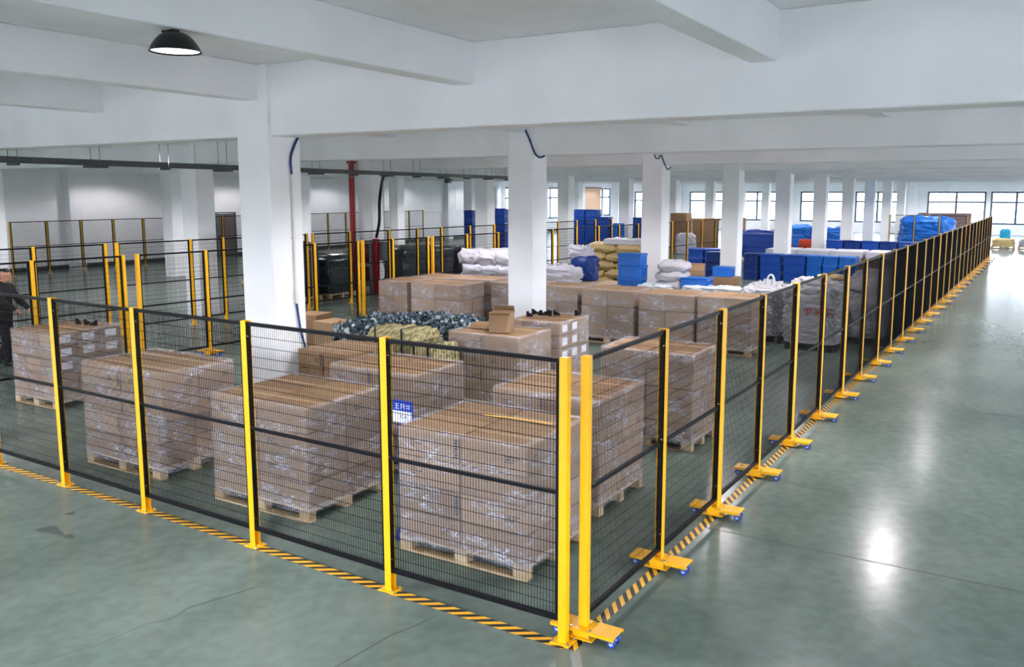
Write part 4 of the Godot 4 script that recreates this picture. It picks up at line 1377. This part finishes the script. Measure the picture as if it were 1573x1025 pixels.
	one("blue_hose", "short dark blue hose from the beam into the conduit top", "hose", MB.new(true).tube(spline([Vector3(xf + 0.018, 3.30, -3.035), Vector3(xf + 0.018, 3.50, -3.03), Vector3(xf + 0.018, 3.66, -3.10), Vector3(xf + 0.016, 3.76, -3.17)], 5), 0.016, 7).done(), M.cable_blue)
	one("blue_hose", "long blue hose drooping from the conduit foot to the floor", "hose", MB.new(true).tube(spline([Vector3(xf + 0.02, 1.70, -3.035), Vector3(xf + 0.025, 1.30, -3.09), Vector3(xf + 0.025, 0.95, -3.19), Vector3(xf + 0.025, 0.5, -3.24), Vector3(xf + 0.025, 0.014, -3.26)], 6), 0.014, 7).done(), M.cable_blue)
	var zf2 := COL_Z - BAY_Z + COL_W / 2
	one("blue_hose", "dark blue hose looping down the beam beside the middle column", "hose", MB.new(true).tube(spline([Vector3(-5.70, 4.22, zf2 + 0.02), Vector3(-5.60, 4.02, zf2 + 0.02), Vector3(-5.50, 3.80, zf2 + 0.02), Vector3(-5.40, 3.715, zf2 + 0.02), Vector3(-5.29, 3.74, zf2 + 0.02)], 6), 0.018, 7).done(), M.cable_blue)
	var zf3 := COL_Z - 2 * BAY_Z + COL_W / 2
	one("blue_hose", "kinked thin dark cable on the third column under the beam", "hose", MB.new(true).tube(spline([Vector3(-5.77, 4.02, zf3 + 0.02), Vector3(-5.74, 3.93, zf3 + 0.02), Vector3(-5.66, 3.91, zf3 + 0.02), Vector3(-5.59, 3.98, zf3 + 0.02), Vector3(-5.43, 3.65, zf3 + 0.02), Vector3(-5.33, 3.70, zf3 + 0.02)], 5), 0.014, 6).done(), M.cable_blue)


# ------------------------------------------------------------------ farther goods
func wrapped_block(label: String, at: Vector3, size: Vector3, m: Material, _film := true, sd := 1) -> void:
	pallet("pallet under the " + label, at, size.x, size.z, "pallets of the far goods")
	one("wrapped_goods", label, "wrapped goods", lump_mesh(size.x, size.y - 0.14, size.z, sd, 0.03, 0.22, 44, 26, 8.0), m, at + Vector3(0, 0.14, 0), 0.0, "wrapped goods behind the fences")


func build_background() -> void:
	wrapped_block("dark blue wrapped goods behind the second fence, before the red pipe", Vector3(-15.75, 0, -12.75), Vector3(1.4, 1.72, 1.1), M.blue_dark, true, 3)
	wrapped_block("grey green wrapped goods behind the first dark blue goods", Vector3(-15.55, 0, -14.05), Vector3(1.2, 1.28, 1.1), M.grey_green, true, 4)
	wrapped_block("dark teal wrapped goods past the red post", Vector3(-15.15, 0, -17.05), Vector3(1.2, 1.38, 1.4), M.grey_green, true, 5)
	wrapped_block("slate grey wrapped goods, middle of the dark trio", Vector3(-15.05, 0, -18.45), Vector3(1.2, 1.35, 1.2), M.grey_slate, true, 6)
	wrapped_block("flat grey wrapped goods, last of the dark trio", Vector3(-14.85, 0, -19.7), Vector3(1.15, 1.25, 1.15), M.grey_slate, false, 7)
	wrapped_block("low grey bundle on a pallet near the steel door", Vector3(-19.9, 0, -15.6), Vector3(1.3, 0.55, 1.0), M.grey_slate, false, 8)
	wrapped_block("pale bundle on a pallet near the steel door", Vector3(-18.9, 0, -15.9), Vector3(0.9, 0.72, 1.0), M.sack_grey, false, 9)
	# long row of blue crates beyond the third column
	var xs := [[-6.12, 0.52, "tote_navy"], [-5.42, 0.74, "tote_blue"], [-4.60, 0.74, "tote_blue"], [-3.93, 0.50, "tote_blue2"], [-3.40, 0.48, "tote_blue2"], [-2.84, 0.56, "tote_blue2"]]
	for i in xs.size():
		tote_stack(xs[i][0], -25.6, 0.0, xs[i][1], 0.312, 0.6, 3, M[xs[i][2]], "%s stack past the third column" % ORD[i], "blue crates past the third column")
	for i in 3:
		tote_stack(-9.0 + 0.62 * i + 0.7, -24.4 - (1.6 if i < 2 else 0.0), 0.0, 0.60, 0.34, 0.55, 3, M.tote_blue if i < 2 else M.tote_navy, "%s stack left of the third column" % ORD[i], "blue crates left of the third column")
	# pale flat packs behind the crates
	for i in 4:
		var x := -6.1 + 1.25 * i
		pallet("pallet under the pale flat packs, %s from the third column" % ORD[i], Vector3(x, 0, -30.0), 1.15, 1.6, "pallets of the flat packs")
		for k in 3:
			one("flat_pack", "pale wrapped flat pack, %s tier, %s stack behind the crates" % [["bottom", "middle", "top"][k], ORD[i]], "flat pack", cbox(Vector3(1.12, 0.24, 1.55), 0.01), M.plank_pink if k < 2 else M.sack_white, Vector3(x, 0.141 + 0.12 + 0.242 * k, -30.0), 0.0, "pale flat packs")
	for i in 5:
		tote_stack(-5.0 + 0.73 * i, -34.3, 0.0, 0.70, 0.34, 0.6, 3, M.tote_blue if i % 2 == 0 else M.tote_navy, "%s stack of the farther row" % ORD[i], "blue crates of the farther row")
	# dark blue wrapped goods between the columns
	wrapped_block("navy film wrapped goods between the third and fourth columns", Vector3(-8.3, 0, -34.6), Vector3(1.6, 1.42, 1.1), M.tote_navy, true, 12)
	wrapped_block("narrow navy goods left of the wrapped navy goods", Vector3(-9.55, 0, -34.6), Vector3(0.7, 1.4, 1.0), M.tote_navy, false, 13)
	# tall stacks near the far corner
	for i in 3:
		tote_stack(-17.5 + 0.66 * i, -34.4, 0.0, 0.64, 0.37, 0.6, 6 if i < 2 else 5, M.tote_blue, "%s tall stack near the beige blind" % ORD[i], "blue crates near the blind")
	tote_stack(-15.45, -34.4, 0.0, 0.5, 0.31, 0.6, 5, M.tote_blue2, "the single stack right of the tall ones", "blue crates near the blind")
	for i in 2:
		tote_stack(-14.4 + 0.5 * i, -34.6, 0.0, 0.48, 0.31, 0.6, 6, M.tote_navy, "%s tall dark stack before the third column" % ORD[i], "blue crates near the blind")
	for i in 2:
		tote_stack(-22.7 + 0.6 * i, -34.2, 0.0, 0.58, 0.37, 0.6, 6, M.tote_navy, "%s tall stack left of the middle column" % ORD[i], "blue crates by the side windows")
	tote_stack(-24.3, -34.4, 0.0, 0.6, 0.35, 0.6, 6, M.tote_navy, "the lone tall stack between two far columns", "blue crates by the side windows")
	# cartons and a wrapped trolley between columns three and four
	one("carton", "tall brown carton stack under the far windows by column three", "carton", cbox(Vector3(0.9, 2.0, 0.8), 0.01), M.card3, Vector3(-13.7, 1.0, -38.5))
	one("carton", "wide brown carton stack under the far windows", "carton", cbox(Vector3(1.2, 1.72, 0.8), 0.01), M.card1, Vector3(-12.6, 0.86, -39.2))
	one("carton", "dark brown carton pile next to the wide stack", "carton", cbox(Vector3(1.0, 1.78, 0.8), 0.01), M.card3, Vector3(-11.0, 0.89, -39.0))
	one("wrapped_goods", "violet and white wrapped bundle standing behind the inner fence", "wrapped goods", lump_mesh(0.9, 1.05, 0.7, 41, 0.08, 0.5), M.sack_white, Vector3(-12.7, 0, -36.6))
	# tarpaulin covered goods, plank crate, wrapped bags under the far windows
	one("tarpaulin_heap", "large goods pile under a shiny blue tarpaulin near the far windows", "tarpaulin", lump_mesh(2.7, 1.85, 2.2, 51, 0.12, 0.7, 72, 44, 7.0), M.tarp_blue, Vector3(-2.6, 0, -46.0))
	var cr := thing("plank_crate", "big wooden crate of horizontal planks behind the blue tarpaulin", "crate", Vector3(-2.55, 0, -55.5))
	part("crate_core", cbox(Vector3(2.9, 1.75, 0.9), 0.01), M.dark_wood, cr, Vector3(0, 0.88, 0))
	for i in 9:
		part("plank", cbox(Vector3(3.0, 0.185, 0.03), 0.006), M.plank_pink, cr, Vector3(0, 0.12 + 0.2 * i, 0.47))
	for i in 2:
		one("wrapped_goods", "blue film wrapped bag heap under the windows, %s of two along the columns" % ORD[i], "wrapped goods", lump_mesh(1.5, 1.3 - 0.15 * i, 1.2, 61 + i, 0.12, 0.6), M.tarp_blue, Vector3(-8.9 + 1.75 * i, 0, -44.5), 0.0, "blue wrapped bags under the windows")
	var dr := MB.new(true).cyl(Vector3(-0.5, 0, 0), Vector3(0.5, 0, 0), 0.30, 0.30, 22).cyl(Vector3(-0.3, 0, 0), Vector3(-0.26, 0, 0), 0.315, 0.315, 22).cyl(Vector3(0.26, 0, 0), Vector3(0.30, 0, 0), 0.315, 0.315, 22).done()
	one("orange_drum", "orange drum lying behind the flat packs", "drum", dr, M.orange, Vector3(-6.55, 0.615, -36.5), 0.1)
	pallet("pallet under the orange drum", Vector3(-6.55, 0.0, -36.5), 1.1, 0.8)
	pallet("second pallet under the orange drum", Vector3(-6.55, 0.141, -36.5), 1.1, 0.8)
	var tc := thing("traffic_cone", "small red and white traffic cone beside the fourth column", "cone", Vector3(-7.35, 0, -36.2))
	part("cone_body", MB.new(true).lathe([Vector2(0.0, 0.74), Vector2(0.03, 0.73), Vector2(0.14, 0.03)], 16).done(), M.red_paint, tc)
	part("band", MB.new(true).lathe([Vector2(0.071, 0.52), Vector2(0.095, 0.36)], 16).done(), M.white_label, tc)
	part("cone_foot", cbox(Vector3(0.36, 0.03, 0.36), 0.006), M.red_paint, tc, Vector3(0, 0.016, 0))
	# goods on pallets past the fence end
	for i in 2:
		var at := Vector3(0.95 + 1.3 * i, 0, -49.5)
		pallet("pallet at the far end of the aisle, %s from the fence" % ORD[i], at, 1.2, 1.0, "pallets at the aisle end")
		one("wrapped_goods", "low whitish goods on a pallet at the aisle end, %s from the fence" % ORD[i], "wrapped goods", lump_mesh(1.1, 0.42, 0.95, 91 + i, 0.09, 0.5), M.sack_grey if i == 1 else M.sack_tan, at + Vector3(0, 0.14, 0), 0.0, "low goods at the aisle end")
	one("cyan_bag", "bright cyan bag just past the fence end", "bag", lump_mesh(0.5, 1.0, 0.4, 95, 0.06, 0.7), M.tote_cyan if M.has("tote_cyan") else mat("tote_cyan", Color(0.05, 0.60, 0.74), 0.4), Vector3(0.95, 0, -51.6))


# ------------------------------------------------------------------ the worker
func seg_d(p: Vector3, a: Vector3, b: Vector3, ra: float, rb: float) -> float:
	var ab := b - a
	var t := clampf((p - a).dot(ab) / maxf(ab.length_squared(), 1e-9), 0.0, 1.0)
	return (p - a - ab * t).length() - lerpf(ra, rb, t)


func field_mesh(bones: Array, cell: float, blend: float, into: MB = null) -> MB:
	# surface nets round smoothly joined tapered capsules [a, b, ra, rb]
	var lo := Vector3.ONE * 1e9
	var hi := -lo
	for b in bones:
		for e in [[b[0], b[2]], [b[1], b[3]]]:
			lo = lo.min(e[0] - Vector3.ONE * (e[1] + cell * 2.5))
			hi = hi.max(e[0] + Vector3.ONE * (e[1] + cell * 2.5))
	var n := Vector3i(((hi - lo) / cell).ceil()) + Vector3i.ONE
	var val := PackedFloat32Array()
	val.resize(n.x * n.y * n.z)
	val.fill(1.0)
	var acc := PackedFloat32Array()
	acc.resize(val.size())
	# sum of exp(-d / blend): each bone touches only the cells near it
	for b in bones:
		var reach: float = maxf(b[2], b[3]) + cell * 2.0 + blend * 3.0
		var l := Vector3i(((b[0].min(b[1]) - Vector3.ONE * reach - lo) / cell).floor()).clamp(Vector3i.ZERO, n - Vector3i.ONE)
		var h := Vector3i(((b[0].max(b[1]) + Vector3.ONE * reach - lo) / cell).ceil()).clamp(Vector3i.ZERO, n - Vector3i.ONE)
		for x in range(l.x, h.x + 1):
			for y in range(l.y, h.y + 1):
				var at := (x * n.y + y) * n.z
				for z in range(l.z, h.z + 1):
					var d := seg_d(lo + Vector3(x, y, z) * cell, b[0], b[1], b[2], b[3])
					if d < reach:
						acc[at + z] += exp(-d / blend)
	for i in val.size():
		val[i] = -blend * log(acc[i]) if acc[i] > 0.0 else 1.0
	var mb := into if into else MB.new(true)
	var ids := {}
	for x in n.x - 1:
		for y in n.y - 1:
			for z in n.z - 1:
				var i0 := (x * n.y + y) * n.z + z
				var c := [val[i0], val[i0 + 1], val[i0 + n.z], val[i0 + n.z + 1], val[i0 + n.y * n.z], val[i0 + n.y * n.z + 1], val[i0 + n.y * n.z + n.z], val[i0 + n.y * n.z + n.z + 1]]
				var neg := 0
				for q in c:
					neg += 1 if q < 0.0 else 0
				if neg == 0 or neg == 8:
					continue
				var s := Vector3()
				var k := 0
				for e in [[0, 1], [2, 3], [4, 5], [6, 7], [0, 2], [1, 3], [4, 6], [5, 7], [0, 4], [1, 5], [2, 6], [3, 7]]:
					var va: float = c[e[0]]
					var vb: float = c[e[1]]
					if (va < 0.0) != (vb < 0.0):
						var t := va / (va - vb)
						var pa := Vector3(e[0] >> 2 & 1, e[0] >> 1 & 1, e[0] & 1)
						var pb := Vector3(e[1] >> 2 & 1, e[1] >> 1 & 1, e[1] & 1)
						s += pa.lerp(pb, t)
						k += 1
				ids[i0] = lo + (Vector3(x, y, z) + s / k) * cell
	var st := [n.y * n.z, n.z, 1]
	for i0 in ids:
		for a in 3:
			var i1: int = i0 + st[a]
			if i1 >= val.size():
				continue
			if (val[i0] < 0.0) == (val[i1] < 0.0):
				continue
			var u: int = st[(a + 1) % 3]
			var v: int = st[(a + 2) % 3]
			if not (ids.has(i0 - u) and ids.has(i0 - v) and ids.has(i0 - u - v)):
				continue
			if val[i0] < 0.0:
				mb.quad(ids[i0 - u - v], ids[i0 - v], ids[i0], ids[i0 - u])
			else:
				mb.quad(ids[i0 - u], ids[i0], ids[i0 - v], ids[i0 - u - v])
	return mb


func build_person() -> void:
	# standing worker in dark clothes facing +X (towards the wrapped load), near arm reaching forward and down
	var t := thing("person", "worker with short dark hair in dark jacket and trousers, arm reaching forward", "person", Vector3(-13.22, 0, -3.42), 0.48)
	var hipy := 0.90
	var sh := 1.40
	var nk := Vector3(0.05, 1.46, 0)
	var hd := Vector3(0.10, 1.60, 0)
	var ankle := [Vector3(0.10, 0.09, 0.10), Vector3(-0.16, 0.09, -0.10)]
	var knee := [Vector3(0.11, 0.48, 0.10), Vector3(0.0, 0.48, -0.10)]
	var hip := [Vector3(0.0, hipy, 0.09), Vector3(0.0, hipy, -0.09)]
	var shd := [Vector3(0.03, sh - 0.02, 0.19), Vector3(0.03, sh - 0.02, -0.19)]
	var elb := [Vector3(0.20, 1.16, 0.25), Vector3(0.16, 1.14, -0.25)]
	var wri := [Vector3(0.40, 1.03, 0.22), Vector3(0.36, 0.99, -0.2)]
	var body := []
	for i in 2:
		body += [[hip[i], knee[i], 0.080, 0.055], [knee[i], ankle[i], 0.052, 0.036], [shd[i], elb[i], 0.050, 0.040], [elb[i], wri[i], 0.038, 0.027], [nk - Vector3(0, 0.05, 0), shd[i], 0.05, 0.055]]
	body += [[Vector3(0, hipy + 0.02, 0.05), Vector3(0, hipy + 0.02, -0.05), 0.11, 0.11], [Vector3(0, 1.0, 0), Vector3(0.02, 1.28, 0), 0.115, 0.135], [nk - Vector3(0.01, 0.03, 0), hd - Vector3(0.02, 0.05, 0), 0.055, 0.055]]
	var mb := field_mesh(body, 0.016, 0.018)
	# head: skull, jaw, nose, ears, brow (its own finer grid)
	var head := [[hd + Vector3(-0.02, 0.035, 0), hd + Vector3(0.01, 0.02, 0), 0.088, 0.084], [hd + Vector3(0.0, 0.0, 0), hd + Vector3(0.05, -0.075, 0), 0.070, 0.040], [hd + Vector3(0.075, 0.01, 0), hd + Vector3(0.105, -0.025, 0), 0.010, 0.014], [hd + Vector3(0.072, -0.062, 0.018), hd + Vector3(0.072, -0.062, -0.018), 0.012, 0.012], [hd + Vector3(0.068, 0.022, 0.035), hd + Vector3(0.068, 0.022, -0.035), 0.018, 0.018], [hd + Vector3(-0.02, -0.06, 0), nk, 0.055, 0.055]]
	for s in [-1.0, 1.0]:
		head.append([hd + Vector3(-0.005, 0.025, 0.083 * s), hd + Vector3(0.0, -0.02, 0.080 * s), 0.014, 0.010])
	field_mesh(head, 0.007, 0.010, mb)
	# hands: palm, four bent fingers, thumb
	for i in 2:
		var s := 1.0 if i == 0 else -1.0
		var f: Vector3 = (wri[i] - elb[i]).normalized()
		var side := Vector3(0, 0, -s)
		side = (side - f * side.dot(f)).normalized()
		var dn: Vector3 = f.cross(side) * (1.0 if f.cross(side).y < 0 else -1.0)
		var w: Vector3 = wri[i]
		var hand := [[w, w + f * 0.04, 0.026, 0.028]]
		for k in 4:
			var off := side * (k - 1.5) * 0.021
			var l: float = [0.068, 0.078, 0.073, 0.058][k]
			var p0: Vector3 = w + f * 0.03 + off * 0.8
			var p1: Vector3 = w + f * 0.088 + off
			var p2: Vector3 = p1 + (f * 0.85 + dn * 0.35).normalized() * l * 0.5
			var p3: Vector3 = p2 + (f * 0.55 + dn * 0.8).normalized() * l * 0.5
			hand += [[p0, p1, 0.015, 0.0105], [p1, p2, 0.0095, 0.0088], [p2, p3, 0.0088, 0.0075]]
		var tb: Vector3 = w + f * 0.028 + side * 0.024
		hand += [[tb, tb + (f * 0.6 + side * 0.7 + dn * 0.2).normalized() * 0.042, 0.013, 0.011], [tb + (f * 0.6 + side * 0.7 + dn * 0.2).normalized() * 0.042, tb + (f * 0.6 + side * 0.7 + dn * 0.2).normalized() * 0.042 + (f * 0.95 + dn * 0.3).normalized() * 0.034, 0.010, 0.008]]
		field_mesh(hand, 0.0045, 0.004, mb)
	part("body", mb.done(), M.skin, t)
	# clothes and hair over it
	var jk := []
	for i in 2:
		jk += [[shd[i], elb[i], 0.068, 0.056], [elb[i], wri[i] - (wri[i] - elb[i]).normalized() * 0.02, 0.055, 0.043], [nk - Vector3(0, 0.06, 0), shd[i], 0.06, 0.072]]
	jk += [[Vector3(0, 0.90, 0.06), Vector3(0, 0.90, -0.06), 0.125, 0.125], [Vector3(0, 0.98, 0.03), Vector3(0.02, 1.30, 0.05), 0.128, 0.135], [Vector3(0, 0.98, -0.03), Vector3(0.02, 1.30, -0.05), 0.128, 0.135], [nk - Vector3(0.01, 0.04, 0), nk + Vector3(-0.005, 0.015, 0), 0.066, 0.064]]
	part("jacket", field_mesh(jk, 0.016, 0.02).done(), M.jacket, t)
	var tr := []
	for i in 2:
		tr += [[hip[i], knee[i], 0.098, 0.076], [knee[i], ankle[i] + Vector3(0, 0.0, 0), 0.074, 0.064]]
	tr += [[Vector3(0, hipy - 0.02, 0.05), Vector3(0, hipy - 0.02, -0.05), 0.118, 0.118]]
	part("trousers", field_mesh(tr, 0.016, 0.018).done(), M.trousers, t)
	for i in 2:
		var a: Vector3 = ankle[i]
		part("shoe", field_mesh([[a + Vector3(-0.04, -0.045, 0), a + Vector3(0.12, -0.055, 0), 0.043, 0.034], [a + Vector3(-0.02, 0.0, 0), a + Vector3(-0.03, -0.05, 0), 0.045, 0.044]], 0.01, 0.012).done(), M.cable_black, t)
	part("hair", field_mesh([[hd + Vector3(-0.035, 0.055, 0), hd + Vector3(0.015, 0.075, 0), 0.085, 0.066], [hd + Vector3(-0.06, 0.02, 0.02), hd + Vector3(-0.06, -0.03, 0.0), 0.055, 0.045], [hd + Vector3(-0.06, 0.02, -0.02), hd + Vector3(-0.06, -0.03, 0.0), 0.055, 0.045]], 0.008, 0.012).done(), M.hair, t)
